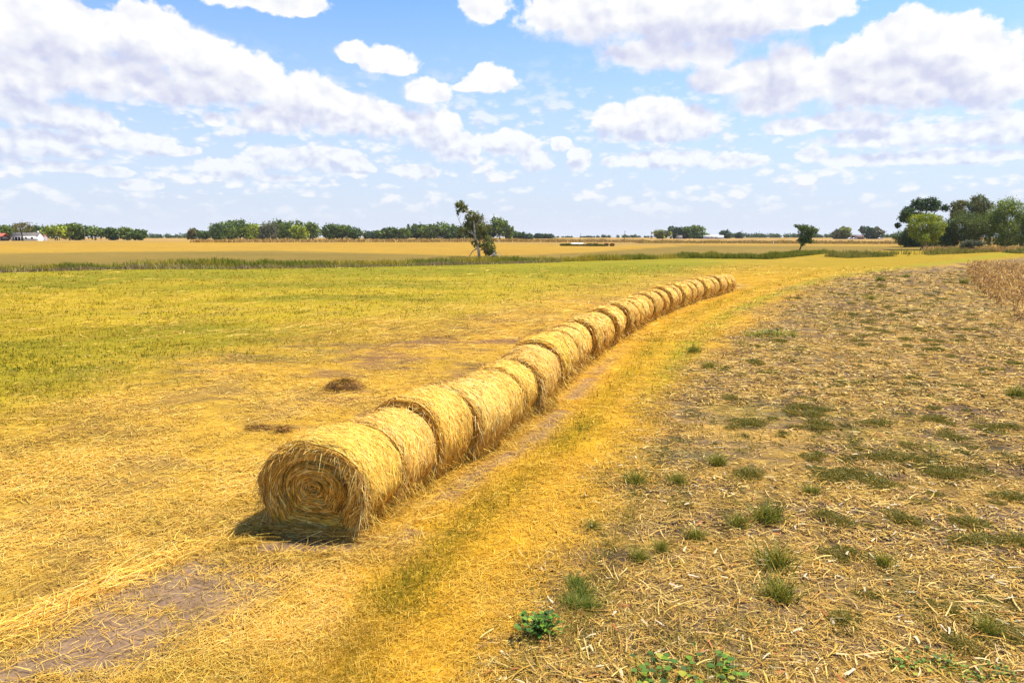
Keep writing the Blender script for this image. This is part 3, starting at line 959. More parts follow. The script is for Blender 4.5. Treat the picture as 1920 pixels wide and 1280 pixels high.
for q in range(52):
    py = 520 + 380 * rng.random() ** 1.6
    px = rng.uniform(1330, 1900)
    x_, y_ = flat(px, py)
    if x_ > XB(y_) + 1.2: MATS.append((px, py))
for px, py in list(MATS):
    if len(MATS) < 235: MATS.append((px + random.gauss(0, 26), py + random.gauss(0, 9)))
for k, (px, py) in enumerate(MATS):
    if px > 1935: continue
    p = on_ground(px, py)
    o = link("weed_mat", mats[k % 4], None, p)
    d = math.hypot(p.x, p.y)
    s = random.uniform(.22, .62) * (1 + .012 * d)
    o.scale = (s * random.uniform(.8, 1.3), s * .8, s * .85)
    o.rotation_euler = (0, 0, random.uniform(0, 6.28))
    tag(o, "low dark green weed mat growing on the stubble field", "weed", "weed mats scattered over the stubble field")
TUFTS = [(1437, 975, 1.0), (1455, 1062, 1.0), (1460, 1120, .9), (1907, 745, 1.2), (1650, 527, 2.0), (1633, 562, 1.3), (1807, 532, 1.9), (1657, 1060, .6), (1113, 990, .45), (1200, 1050, .6), (1190, 905, .8), (1240, 1030, .5), (1850, 1185, .6), (1385, 985, .7), (1520, 925, .6), (1305, 1010, .6), (1270, 905, .7), (1345, 870, .8), (1300, 660, 1.0), (1330, 690, .9), (1700, 520, 1.5)]
for k, (px, py, s) in enumerate(TUFTS):
    p = on_ground(px, py)
    o = link("grass_tuft", tufts[k % 3], None, p)
    o.scale = (s * 1.1, s * 1.1, s); o.rotation_euler = (0, 0, random.uniform(0, 6.28))
    tag(o, "upright green grass tuft standing on the straw litter of the stubble", "grass tuft", "grass tufts scattered over the stubble field")
b = Bag()
for k, (px, py, s) in enumerate([(1072, 1138, .55), (1090, 1120, .6), (1100, 1140, .5), (1082, 1100, .6), (1120, 1142, .3)]):
    p = on_ground(px, py); p0 = on_ground(1085, 1130)
    m = tufts[k % 3]
    V = np.zeros(len(m.vertices) * 3, np.float32); m.vertices.foreach_get("co", V); V = V.reshape(-1, 3) * s + np.array(p - p0)
    F = np.zeros(len(m.loops), np.int32); m.loops.foreach_get("vertex_index", F)
    c = np.zeros(len(m.vertices) * 4, np.float32); m.attributes["Col"].data.foreach_get("color", c)
    b.add(V, F.reshape(-1, 4), c.reshape(-1, 4)[:, :3] * np.array((.75, .95, 1.0)))
o = b.obj("grass_tuft", M_LEAF, None, on_ground(1085, 1130)); tag(o, "wide blue-green grass clump just above the bushy leafy weed", "grass tuft")
o = link("leafy_weed", weed_mesh(340, "leafy"), None, on_ground(1015, 1192)); tag(o, "bushy bright green broad-leaved weed at the edge of the track", "weed")
o.scale = (1.05, 1.05, 1.05)
for k, (px, py, s, lab) in enumerate([(1290, 1268, 1.15, "sprawling yellow-green vine patch at the bottom edge, nearest the track"), (1735, 1245, .75, "dark leafy vine patch at the bottom edge of the stubble, right of the soil gaps"), (1447, 629, 2.2, "wide leafy vine patch on the stubble level with the middle of the bale row"), (1840, 1262, .6, "leafy vine patch in the bottom right corner of the stubble")]):
    o = link("leafy_vine", weed_mesh(350 + k, "vine"), None, on_ground(px, py)); o.scale = (s, s, s * .8); tag(o, lab, "vine")


# ------------------------------------------------------------------ standing dead corn
def corn_mesh(seed):
    r = np.random.default_rng(seed)
    b = Bag()
    hgt = r.uniform(.9, 1.5)
    lean = r.normal(0, .12, 2)
    pts = [(lean[0] * t * t * hgt, lean[1] * t * t * hgt, t * hgt) for t in (0, .35, .7, 1)]
    v, f = tube(pts, [.022, .02, .015, .006], 5)
    b.add(v, f, (.36, .20, .075))
    for q in range(9):
        t = .15 + .85 * q / 9
        an = q * 2.6 + r.normal(0, .4)
        P = np.array([[lean[0] * t * t * hgt, lean[1] * t * t * hgt, t * hgt]])
        D = unit(np.array([[math.cos(an), math.sin(an), r.uniform(.3, 1.2)]]))
        L = np.array([r.uniform(.3, .6)])
        side = np.array([[-math.sin(an), math.cos(an), r.normal(0, .4)]])
        v, f, k = ribbons(P, D, L, np.array([.10]), np.array([[math.cos(an) * .1, math.sin(an) * .1, -L[0] * r.uniform(.8, 1.5)]]), unit(side), 4, .25)
        b.add(v, f, pal(1, [(.52, .27, .05), (.66, .40, .10), (.34, .16, .035), (.24, .105, .025)], .2, r=r)[0])
    P = np.array([[lean[0] * .5 * hgt, lean[1] * .5 * hgt, .6 * hgt]])
    v, f = tube([P[0], P[0] + (.03, .01, .1), P[0] + (.06, .02, .22)], [.02, .035, .012], 5)
    b.add(v, f, (.74, .56, .30))
    return b.mesh("corn_stalk", M_STRAW)


corns = [corn_mesh(400 + k) for k in range(10)]
n_c = 0
edge_y = [34, 40.5, 55, 75, 95, 122]; edge_x = [25, 30.2, 38.2, 50.5, 63, 82]
slots = []
for rr_ in range(40):
    yy = 38 + rng.uniform(0, .6)
    while yy < 124:
        xx = float(np.interp(yy, edge_y, edge_x)) + rr_ * .92 + rng.normal(0, .12) + .25
        if xx < .79 * yy - 1.0 and rng.random() > .26: slots.append((xx, yy, rr_))
        yy += rng.uniform(.55, 1.1)
slots.sort(key=lambda q: q[2] * 1.6 + .10 * q[1])
rest, slots = slots[290:], slots[:290]
for xx, yy, _ in slots:
    o = link("corn_stalk", corns[n_c % 10], None, (xx, yy, float(gz(xx, yy))))
    s = random.uniform(.55, 1.2); o.scale = (s, s, s); o.rotation_euler = (random.gauss(0, .08), random.gauss(0, .08), random.uniform(0, 6.28))
    tag(o, "dead brown corn stalk standing in the unharvested patch at right", "corn stalk", "dead corn stalks left standing at the right edge")
    n_c += 1
b = Bag()
for xx, yy, _ in rest[:1500:2]:
    m = corns[n_c % 10]; n_c += 1
    V = np.zeros(len(m.vertices) * 3, np.float32); m.vertices.foreach_get("co", V); V = V.reshape(-1, 3) * random.uniform(.75, 1.15)
    an = random.uniform(0, 6.28); ca, sa = math.cos(an), math.sin(an)
    V = np.stack([V[:, 0] * ca - V[:, 1] * sa + xx, V[:, 0] * sa + V[:, 1] * ca + yy, V[:, 2] + float(gz(xx, yy))], 1)
    F = np.zeros(len(m.loops), np.int32); m.loops.foreach_get("vertex_index", F)
    c = np.zeros(len(m.vertices) * 4, np.float32); m.attributes["Col"].data.foreach_get("color", c)
    b.add(V, F.reshape(-1, 4), c.reshape(-1, 4)[:, :3])
tag(b.obj("dead_corn", M_STRAW), "rest of the dead brown corn filling the unharvested patch behind its front rows", kind="stuff")


# ------------------------------------------------------------------ trees
def crown(lobes, n, leaf, cols, r, hollow=.55):
    """leaf clumps spread through a set of ellipsoid boughs"""
    lobes = np.array(lobes, float)               # x y z rx ry rz
    vol = (lobes[:, 3] * lobes[:, 4] * lobes[:, 5]) ** (2 / 3)
    idx = r.choice(len(lobes), n // 7 + 1, p=vol / vol.sum())
    d = unit(r.normal(0, 1, (len(idx), 3)))
    rad = r.uniform(hollow, 1.05, len(idx)) ** .7
    C = lobes[idx, :3] + d * rad[:, None] * lobes[idx, 3:]
    k = np.repeat(np.arange(len(idx)), 7)
    n = len(k)
    sz = (lobes[idx, 3:].min(1) * .30).clip(leaf * .5, leaf * 3)
    P = C[k] + r.normal(0, 1, (n, 3)) * sz[k][:, None] * .7
    D = unit(r.normal(0, 1, (n, 3)) + d[k] * .5); S = unit(np.cross(D, r.normal(0, 1, (n, 3))))
    L = leaf * r.uniform(.6, 1.4, n)
    a = P - D * (L * .5)[:, None]; e = P + D * (L * .5)[:, None]
    N = np.cross(D, S)
    m1 = P + S * (L * .34)[:, None] + N * (L * .1)[:, None]; m2 = P - S * (L * .34)[:, None] + N * (L * .1)[:, None]
    V = np.stack([a, m1, e, m2], 1).reshape(-1, 3)
    F = np.arange(n * 4).reshape(-1, 4)
    tone = r.normal(1, .22, len(idx)).clip(.5, 1.6)
    c = np.array(cols, float)[r.choice(len(cols), len(idx))] * tone[:, None]
    c = np.repeat(c[k] * r.normal(1, .12, (n, 1)).clip(.6, 1.4), 4, 0)
    return V, F, c


def auto_lobes(w, hgt, trunk, r, n=12):
    out = [(0, 0, trunk + (hgt - trunk) * .46, w * .42, w * .42, (hgt - trunk) * .44)]
    for i in range(n):
        t = r.uniform(0, 2 * np.pi); q = r.uniform(.25, 1)
        zf = r.uniform(.12, .84)
        reach = math.sqrt(max(.05, 1 - (2 * zf - 1) ** 2))
        s = r.uniform(.20, .30)
        out.append((math.cos(t) * w * .42 * q * reach, math.sin(t) * w * .42 * q * reach, trunk + (hgt - trunk) * zf, w * s, w * s, (hgt - trunk) * s * .75))
    return out


def tree(px, top, w_px, label, cols, base=None, dist=None, lobes_px=None, trunk=.18, n=None, name="broadleaf_tree", cat="tree", group=None, bark=None, limbs_px=None, leafk=.0016, lean=0, trunk_r=None, nl=12, hollow=.45, grow=1.2, front=.0):
    r = np.random.default_rng(int(px * 13 + top * 7))
    p = at_dist(px, dist) if dist else on_ground(px, base)
    d = p.y
    k = d / 1280.0
    py_base = 445 + (EYE - p.z) / k
    H = (py_base - top) * k
    W = w_px * k
    leaf = max(.10, leafk * d)
    root = thing(name, label, cat, p, 0, group)
    if lobes_px:
        lobes = [((a - px) * k, r.normal(0, .15) * W, (py_base - b) * k, rx * k * grow, (rx + rz) * .5 * grow * k, rz * k * grow) for a, b, rx, rz in lobes_px]; n = int((n or 3000) * 2.0)
    else:
        lobes = auto_lobes(W, H, H * trunk, r, nl)
    n = n or int(np.clip(900 * (w_px * (py_base - top) / 1000) ** .8 + 1100, 1200, 9000))
    bag = Bag(); bag.add(*crown(lobes, n, leaf, cols, r, hollow))
    bag.obj("crown", M_LEAF, root)
    tb = Bag()
    if limbs_px:
        for path, r0, r1 in limbs_px:
            pts = [((a - px) * k, ((q * .02 - front) * W if q else 0), (py_base - b) * k) for q, (a, b) in enumerate(path)]
            tb.add(*tube(pts, np.linspace(r0, r1, len(pts)), 6))
    else:
        tr = trunk_r or max(.12, .028 * H)
        tb.add(*tube([(0, 0, -.2), (lean * .3, 0, H * trunk * .6), (lean, 0, H * .5), (lean * 1.2, 0, H * .72)], [tr * 1.3, tr, tr * .7, tr * .25]))
        for q in range(5):
            l = lobes[1 + q % max(1, len(lobes) - 1)] if len(lobes) > 1 else lobes[0]
            tb.add(*tube([(lean * .4, 0, H * max(trunk, .12) * (.9 + .2 * q)), ((l[0]) * .5, l[1] * .5, l[2] * .6 + H * .1), l[:3]], [tr * .5, tr * .3, tr * .1], 5))
    tb.obj("trunk", bark or M_BARK, root)
    return root


DKG = [(0.091, 0.14, 0.0252), (0.119, 0.175, 0.028), (0.07, 0.112, 0.0252)]
MDG = [(0.154, 0.21, 0.0252), (0.196, 0.245, 0.0308), (0.105, 0.154, 0.0252)]
LTG = [(0.308, 0.35, 0.0252), (0.378, 0.406, 0.0308), (0.21, 0.266, 0.0252)]
OLV = [(0.196, 0.168, 0.0392), (0.14, 0.14, 0.0308), (0.238, 0.168, 0.056)]
BLU = [(0.0633, 0.1035, 0.046), (0.0862, 0.1265, 0.0575), (0.0517, 0.0862, 0.046)]  # blue-green leaves; on far trees the blue is distance haze painted in
GRY = [(0.1725, 0.1725, 0.092), (0.1265, 0.138, 0.0575), (0.2185, 0.207, 0.1265)]

# the half-dead tree by the ditch
tree(899, 380, 70, "tall half-dead tree by the ditch, bare pale trunk and one leafy tuft on top", OLV + MDG + [(.14, .13, .02)], base=482,
     lobes_px=[(883, 401, 7, 5), (879, 409, 7, 6), (867, 390, 9, 9), (864, 386, 7, 6), (872, 394, 5, 6), (860, 400, 3, 4), (893, 406, 8, 7), (886, 414, 9, 7), (901, 412, 8, 7), (878, 424, 11, 8), (893, 424, 13, 9), (908, 428, 12, 10), (871, 433, 9, 7), (887, 438, 12, 7), (906, 443, 11, 8), (917, 452, 9, 10), (891, 455, 6, 5), (914, 462, 12, 9), (920, 469, 10, 8), (926, 477, 6, 7), (915, 474, 7, 5), (897, 460, 8, 6)],
     n=3300, bark=M_DEADWOOD, leafk=.0024, hollow=.25, grow=1.06, front=.22,
     limbs_px=[([(899, 484), (898, 468), (894, 452), (891, 436), (890, 420), (889, 408)], .42, .10), ([(894, 452), (889, 440), (884, 432)], .14, .06), ([(891, 432), (896, 420), (901, 410), (904, 404)], .13, .04),
               ([(889, 412), (880, 402), (870, 392)], .12, .05), ([(866, 424), (862, 412), (858, 402)], .09, .04), ([(866, 424), (876, 432), (890, 440)], .10, .1), ([(862, 412), (866, 405)], .05, .03), ([(880, 480), (888, 469), (897, 465)], .10, .14), ([(897, 470), (908, 466), (918, 470)], .14, .06), ([(872, 437), (882, 437), (892, 441)], .04, .09), ([(901, 410), (911, 411), (919, 414)], .04, .02)])
p = on_ground(925, 488)
k = p.y / 1280
b = Bag()
for path, r0, r1 in [([(921, 489), (926, 484), (931, 480)], .14, .06), ([(926, 485), (930, 487), (934, 488)], .1, .06), ([(935, 489), (937, 485), (937, 481)], .11, .05), ([(919, 489), (924, 487), (932, 489)], .12, .08)]:
    b.add(*tube([((a - 925) * k, -.3 + .1 * i, (489 - c) * k + .9) for i, (a, c) in enumerate(path)], np.linspace(r0, r1, len(path)), 6))
tag(b.obj("fallen_branch", M_DEADWOOD, None, p), "bleached white fallen branch lying in the weeds beside the half-dead tree", "branch")

# the leaning young tree on the right
tree(1498, 420, 44, "lone small dark green tree with leaning trunk standing in the open field at right", DKG + MDG, base=471,
     lobes_px=[(1508, 430, 13, 8), (1496, 428, 8, 6), (1519, 432, 9, 7), (1508, 441, 14, 8), (1502, 450, 8, 6), (1513, 450, 9, 6), (1503, 458, 5, 4), (1522, 440, 5, 5), (1492, 424, 4, 3)], n=2000, grow=.98, limbs_px=[([(1498, 472), (1501, 464), (1504, 454), (1508, 440)], .28, .1), ([(1503, 456), (1497, 444), (1495, 430)], .12, .04), ([(1505, 450), (1514, 440), (1519, 432)], .12, .04)], leafk=.0019, hollow=.3)

# copse at the right
tree(1728, 372, 90, "spreading dark oak at the left end of the right-hand copse, open airy boughs", BLU + DKG, base=468,
     lobes_px=[(1718, 381, 14, 7), (1735, 379, 12, 7), (1750, 384, 10, 7), (1708, 390, 10, 7), (1725, 391, 14, 7), (1744, 392, 12, 6), (1691, 401, 11, 6), (1700, 409, 11, 8), (1690, 414, 9, 6), (1689, 423, 6, 5), (1704, 396, 10, 7), (1706, 402, 8, 6), (1758, 392, 7, 6), (1730, 402, 12, 5), (1690, 396, 5, 3)], n=5200, hollow=.3, grow=.98,
     limbs_px=[([(1728, 470), (1730, 440), (1728, 415), (1735, 395), (1737, 380)], .5, .1), ([(1729, 425), (1712, 412), (1695, 408)], .25, .06), ([(1728, 415), (1718, 400), (1712, 388)], .22, .05), ([(1730, 420), (1746, 402), (1752, 388)], .22, .05)], leafk=.0018)
tree(1738, 402, 76, "bright yellow-green rounded tree in front of the dark oak of the right-hand copse", [(.33, .36, .02), (.40, .42, .024), (.21, .26, .016)], base=469,
     lobes_px=[(1712, 413, 12, 8), (1735, 409, 17, 7), (1755, 411, 12, 6), (1728, 421, 18, 8), (1750, 423, 15, 8), (1706, 425, 9, 7), (1743, 435, 17, 9), (1757, 437, 11, 9), (1718, 438, 15, 9), (1722, 448, 10, 8), (1752, 448, 10, 8), (1738, 450, 10, 7)], grow=1.05, n=7000, leafk=.0016)
tree(1697, 428, 36, "low dark bush at the left foot of the right-hand copse, with painted-shade leaves under the bright tree", DKG, base=463,
     lobes_px=[(1700, 435, 12, 7), (1690, 444, 10, 9), (1705, 446, 13, 9), (1694, 454, 9, 6), (1710, 455, 12, 7), (1727, 451, 14, 9), (1746, 453, 15, 8), (1735, 459, 20, 6)], n=7000, name="bush", cat="bush", trunk=.05)  # right-hand dark lobes paint in the shaded underside of the bright tree
tree(1802, 368, 80, "tall brownish green tree rising in the middle of the right-hand copse", OLV + DKG, dist=268,
     lobes_px=[(1820, 377, 14, 9), (1808, 388, 14, 9), (1830, 388, 12, 9), (1785, 385, 14, 8), (1775, 395, 10, 8), (1795, 398, 14, 9), (1782, 408, 14, 9), (1815, 402, 16, 10), (1768, 386, 6, 5), (1828, 402, 12, 9), (1800, 420, 16, 12)], n=6500, leafk=.0017, hollow=.35, grow=1.0)
tree(1806, 398, 84, "broad olive tree low in front of the tall brownish one in the right-hand copse", [(.12, .15, .024), (.16, .18, .028), (.085, .115, .02)], base=466,
     lobes_px=[(1805, 408, 14, 9), (1820, 412, 14, 9), (1790, 420, 14, 10), (1812, 424, 18, 11), (1832, 432, 12, 12), (1785, 438, 14, 11), (1806, 442, 20, 12), (1826, 446, 14, 9), (1780, 450, 12, 7)], n=8500, leafk=.0016)
tree(1878, 374, 96, "tall full tree with sunlit yellow-green side at the right of the copse", MDG + LTG, base=466,
     lobes_px=[(1882, 385, 14, 10), (1870, 394, 14, 11), (1895, 394, 13, 11), (1860, 408, 12, 11), (1882, 410, 18, 13), (1902, 412, 11, 12), (1856, 426, 14, 12), (1876, 430, 18, 13), (1898, 434, 14, 13), (1855, 446, 14, 11), (1880, 450, 18, 10), (1900, 452, 12, 9)], n=10000, leafk=.0016)
tree(1846, 392, 34, "dark gap-filling tree between the olive tree and the full tree of the copse", DKG, dist=262, n=3500, trunk=.1)
tree(1916, 408, 40, "tree cut by the right edge of the picture beside the copse", LTG + MDG, base=466,
     lobes_px=[(1914, 412, 9, 8), (1918, 424, 10, 9), (1925, 440, 16, 12), (1915, 452, 12, 9), (1940, 425, 14, 12)], n=4200)
tree(1774, 412, 34, "dark bushy tree filling the gap right of the bright yellow-green one in the copse", DKG, base=466,
     lobes_px=[(1772, 424, 12, 9), (1780, 432, 12, 10), (1768, 442, 12, 10), (1782, 448, 13, 9), (1772, 456, 14, 8)], n=4000)
b = Bag(); p = on_ground(1912, 464); k = p.y / 1280
pb = 445 + (EYE - p.z) / k
for path, r0, r1 in [([(1912, 466), (1911, 440), (1911, 415), (1912, 388)], .28, .07), ([(1911, 412), (1915, 404), (1917, 398)], .12, .04), ([(1911, 430), (1908, 420), (1907, 412)], .11, .04)]:
    b.add(*tube([((a - 1912) * k, -.4, (pb - c) * k) for a, c in path], np.linspace(r0, r1, len(path)), 6))
tag(b.obj("dead_tree", M_POLE, None, p), "bare dead trunk standing against the sky at the right end of the copse", "dead tree")
tree(1814, 450, 40, "small grey-green shrub on its own in front of the right-hand copse", GRY[:2] + [(.08, .10, .045)], base=472,
     lobes_px=[(1812, 456, 10, 5), (1822, 456, 9, 5), (1832, 457, 8, 4), (1814, 463, 7, 5), (1824, 461, 9, 4)], n=1700, name="shrub", cat="shrub", leafk=.0015,
     limbs_px=[([(1814, 473), (1813, 465), (1812, 456)], .12, .05), ([(1814, 470), (1822, 462), (1826, 457)], .08, .03)], hollow=.35)

# farmstead trees at the left
FT = "trees around the farmstead at left"
for px, top, w, di, cols, lab in [
    (8, 425, 34, 440, MDG, "green tree behind the red-roofed barn at the left edge"),
    (28, 424, 34, 445, MDG, "green tree between the red-roofed barn and the white house"),
    (70, 425, 30, 450, DKG, "tree behind the middle of the white farmhouse roof"),
    (90, 423, 34, 455, DKG, "dark tree behind the right end of the white farmhouse"),
    (117, 421, 37, 405, LTG, "bright green round tree right of the white farmhouse"),
    (140, 420, 40, 412, MDG, "dark full tree right next to the bright green round one"),
    (158, 424, 26, 420, DKG, "dark tree beside the pale-topped farmyard pole"),
    (188, 425, 42, 430, MDG, "broad tree right of the farmyard pole"),
    (220, 427, 24, 425, DKG, "first of the three round trees at the right end of the farm grove"),
    (246, 426, 28, 425, MDG, "middle one of the three round trees right of the farm grove"),
    (270, 430, 27, 425, DKG, "last round tree at the right end of the farm grove")]:
    tree(px, top, w * 1.08, lab, cols, dist=di, group=FT, trunk=.10, leafk=.0027, hollow=.6)
tree(53, 416, 40, "brownish thin-crowned tree standing in front of the white farmhouse", OLV + [(.12, .12, .03)], dist=352, group=FT, trunk=.42, n=1300, hollow=.3, trunk_r=.28, lean=-.6)

GT = "trees of the grove behind the yellow field"
for px, top, w, di, cols, lab in [
    (368, 429, 18, 520, OLV, "reddish brown topped tree at the left tip of the central grove"),
    (386, 433, 26, 520, DKG, "low dark tree left of the big central grove"),
    (414, 416, 26, 480, DKG, "slim topped dark tree at the left end of the big central grove"),
    (436, 417, 40, 490, MDG, "wide tree second from the left in the big central grove"),
    (456, 413, 42, 500, MDG, "tall tree above the left half of the big central grove"),
    (484, 417, 40, 495, LTG, "yellow-green tree left of the grey dying one in the grove"),
    (510, 416, 32, 485, GRY, "grey half-dead tree in the middle of the big central grove"),
    (524, 411, 38, 510, DKG, "tallest dark tree of the big central grove"),
    (548, 415, 42, 500, MDG, "full tree right of the tallest in the big central grove"),
    (566, 423, 30, 480, LTG, "bright low tree on the right side of the big central grove"),
    (586, 417, 38, 500, MDG, "last tree at the right end of the big central grove, under the thin mast"),
    (624, 421, 36, 540, DKG, "left tree of the rounded clump right of the mast"),
    (646, 422, 38, 545, MDG, "middle tree of the rounded clump right of the mast"),
    (668, 426, 28, 540, DKG, "right tree of the rounded clump right of the mast"),
    (698, 434, 28, 600, BLU, "low tree at the left start of the wood behind the half-dead tree"),
    (716, 432, 24, 600, MDG, "second low tree of the wood behind the half-dead tree"),
    (736, 427, 30, 600, DKG, "pointed tree in the left part of the wood behind the half-dead tree"),
    (758, 429, 30, 600, MDG, "tree before the dark rise in the wood behind the half-dead tree"),
    (782, 421, 36, 610, DKG, "dark tree where the wood behind the half-dead tree rises"),
    (806, 424, 40, 605, MDG, "wide mid green tree in the wood left of the half-dead tree"),
    (836, 418, 44, 610, MDG, "highest tree of the wood just left of the half-dead tree"),
    (860, 424, 40, 600, DKG, "tree of the wood directly behind the half-dead tree's left side"),
    (888, 428, 40, 610, DKG, "tree of the wood hidden behind the half-dead tree"),
    (918, 424, 20, 600, BLU, "narrow tree showing just right of the half-dead tree"),
    (937, 410, 30, 600, MDG, "tall dark tree standing out right of the half-dead tree"),
    (953, 423, 14, 600, MDG, "slim tree leaning against the tall one right of the half-dead tree"),
    (973, 436, 22, 640, DKG, "low dark tree past the right end of the wood"),
    (990, 439, 18, 640, BLU, "second low tree past the right end of the wood"),
    (1007, 440, 12, 800, BLU, "tiny bluish tree far past the wood"),
    (1026, 440, 26, 800, BLU, "wide tiny bluish tree farthest past the wood"),
    (1238, 433, 28, 700, GRY + LTG, "pale thin tree at the left of the far farmyard"),
    (1264, 426, 26, 720, BLU, "dark round tree in the left half of the far farmyard grove"),
    (1282, 427, 26, 715, DKG, "middle tree of the far farmyard grove"),
    (1302, 423, 28, 720, MDG, "tallest tree of the far farmyard grove"),
    (1312, 436, 16, 700, DKG, "low tree touching the left end of the long white shed"),
    (1322, 439, 10, 760, LTG, "tiny light green tree behind the long white shed"),
    (1357, 433, 20, 800, BLU, "dark bluish tree right of the long white shed"),
    (1380, 438, 10, 820, BLU, "tiny bluish tree two places right of the long white shed"),
    (1562, 431, 14, 620, GRY, "pale grey-green tree left of the white cars"),
    (1577, 427, 20, 620, GRY + LTG, "rounded light tree next to the white cars"),
    (1622, 426, 26, 640, BLU, "dark blue-green tree right of the brown house"),
    (1637, 429, 20, 640, GRY, "greyish tree leaning on the dark one right of the brown house")]:
    tree(px, top, w * 1.15, lab, cols, dist=di, group=GT, trunk=.04, leafk=.0027, nl=12, hollow=.6)

# far-off woods that read as one mass
b = Bag()
r = np.random.default_rng(77)
for x0, x1, d, t0, t1, n in [(286, 362, 900, 437, 441, 22), (1095, 1140, 1500, 441.5, 443.2, 12), (1128, 1190, 1300, 439.5, 441.5, 16), (1366, 1490, 1250, 436, 440, 46), (1515, 1570, 1150, 437.5, 440, 20), (1640, 1690, 1150, 437.5, 441, 20), (960, 1100, 1800, 442.5, 444, 26), (1190, 1235, 1700, 442, 444, 10), (-200, 20, 900, 433, 440, 40), (1900, 2200, 900, 434, 440, 60), (-500, -200, 900, 433, 440, 40)]:
    for q in range(n):
        px = r.uniform(x0, x1); p = at_dist(px, d * r.uniform(.94, 1.06)); k = p.y / 1280
        H = (445 + (EYE - p.z) / k - r.uniform(t0, t1)) * k
        w = H * r.uniform(.9, 1.7)
        V, F, c = crown([(p.x, p.y, p.z + H * .45, w * .5, w * .5, H * .5), (p.x + w * .3, p.y, p.z + H * .35, w * .4, w * .4, H * .38)], 240, max(1.0, .0012 * d), BLU + DKG, r, .4)  # bluish leaf colours carry painted distance haze
        b.add(V, F, c)
tag(b.obj("distant_wood", M_LEAF), "thin line of bluish woods along the far horizon", kind="stuff")

# dry brush round the foot of the copse
b = Bag()
xs = (150, 235)
dry = ([(.52, .31, .09), (.42, .24, .08), (.58, .37, .12)], [(.60, .40, .13), (.46, .29, .10)])
b.add(*strip(16000, (128, 215), lambda x: np.interp(x, [110, 150, 215], [206, 196, 208]), 14, (.7, 2.1), .20, dry))
b.add(*strip(9000, (138, 195), lambda x: np.interp(x, [140, 200], [186, 196]), 8, (.5, 1.3), .2, ([(.20, .21, .03), (.26, .24, .04)], [(.16, .18, .03), (.30, .25, .05)])))
tag(b.obj("dry_brush", M_GRASS), "dry tan and green brush round the foot of the right-hand copse", kind="stuff")


# ------------------------------------------------------------------ buildings
def gable(bag, x0, x1, y0, y1, z0, z1, over=.3):
    """two roof slopes with the ridge along x, each a slab with thickness"""
    ym = (y0 + y1) / 2; t = .12
    for ya in (y0 - over, y1 + over):
        V = np.array([(x0 - over, ya, z0), (x1 + over, ya, z0), (x1 + over, ym, z1), (x0 - over, ym, z1)], float)
        V = np.vstack([V, V + np.array([0, 0, t])])
        bag.add(V, np.array([(0, 1, 2, 3), (4, 7, 6, 5), (0, 4, 5, 1), (1, 5, 6, 2), (2, 6, 7, 3), (3, 7, 4, 0)]))


def house_walls(bag, x0, x1, y0, y1, z1, zr, t=.18):
    bag.box(x0, x1, y0, y0 + t, 0, z1); bag.box(x0, x1, y1 - t, y1, 0, z1)
    for xa in (x0, x1 - t):
        ym = (y0 + y1) / 2
        V = np.array([(xx, yy, zz) for xx in (xa, xa + t) for yy, zz in ((y0 + t + .002, 0), (y1 - t - .002, 0), (y1 - t - .002, z1), (ym, zr), (y0 + t + .002, z1))], float)
        bag.add(V, np.array([(0, 1, 6, 5), (1, 2, 7, 6), (2, 3, 8, 7), (3, 4, 9, 8), (4, 0, 5, 9)]))
        bag.add(V, np.array([(0, 4, 3, 2, 1), (5, 6, 7, 8, 9)]))


def win(parent, x0, x1, y, z0, z1):
    f = Bag(); f.box(x0 - .1, x1 + .1, y - .05, y - .003, z0 - .1, z1 + .1)
    o = f.obj("window", M_WHITE, parent)
    g = Bag(); g.box(x0, x1, y - .07, y - .053, z0, z1)
    g.obj("pane", M_GLASS, o)


p = at_dist(57, 378)
k = p.y / 1280
hs = thing("farmhouse", "old white farmhouse with grey gable roof and dark porch at far left", "house", p, .14)
b = Bag(); house_walls(b, -6.6, 6.4, 0, 6, 2.55, 4.5); b.obj("wall", M_WHITE, hs)
b = Bag(); gable(b, -6.6, 6.4, 0, 6, 2.52, 4.55, .35); rf = b.obj("roof", M_ROOF, hs)
b = Bag(); b.box(5.2, 5.9, 2.4, 3.0, 4.2, 5.3); b.obj("chimney", M_WHITE, rf)
b = Bag(); b.box(-5.9, -1.0, -2.2, -.45, 2.2, 2.34); b.obj("porch_roof", M_ROOF, hs)
b = Bag(); b.box(-5.8, -1.1, -.09, -.004, .1, 2.1); b.obj("porch_opening", M_DARK, hs)
for xx in (-5.7, -4.2, -2.7, -1.2):
    b = Bag(); b.box(xx, xx + .16, -2.1, -1.94, 0, 2.195); b.obj("porch_post", M_WHITE, hs)
win(hs, 3.1, 4.0, 0, 1.0, 2.0); win(hs, .2, .9, 0, 1.0, 2.0)
p = at_dist(86, 392)
s2 = thing("outbuilding", "small grey outbuilding with faded red roof at the right end of the farmhouse", "outbuilding", p, .1)
b = Bag(); house_walls(b, -1.9, 1.9, 0, 3.4, 2.0, 3.1); b.obj("wall", M_GREYWALL, s2)
b = Bag(); gable(b, -1.9, 1.9, 0, 3.4, 1.98, 3.15, .2); b.obj("roof", M_REDROOF, s2)
b = Bag(); b.box(-.6, .5, -.06, -.004, 0, 1.8); b.obj("door", M_DARK, s2)
p = at_dist(0, 372)
s3 = thing("barn", "open-fronted barn with red roof at the left edge of the picture", "barn", p, .0)
b = Bag(); b.box(-8, 4.2, 4.8, 5.0, 0, 2.2); b.box(-8, -7.8, 0, 4.795, 0, 2.2); b.box(4.0, 4.2, 0, 4.795, 0, 2.2); b.obj("wall", M_DARK, s3)
b = Bag(); gable(b, -8, 4.2, 0, 5, 2.25, 4.0, .5); b.obj("roof", M_REDROOF, s3)
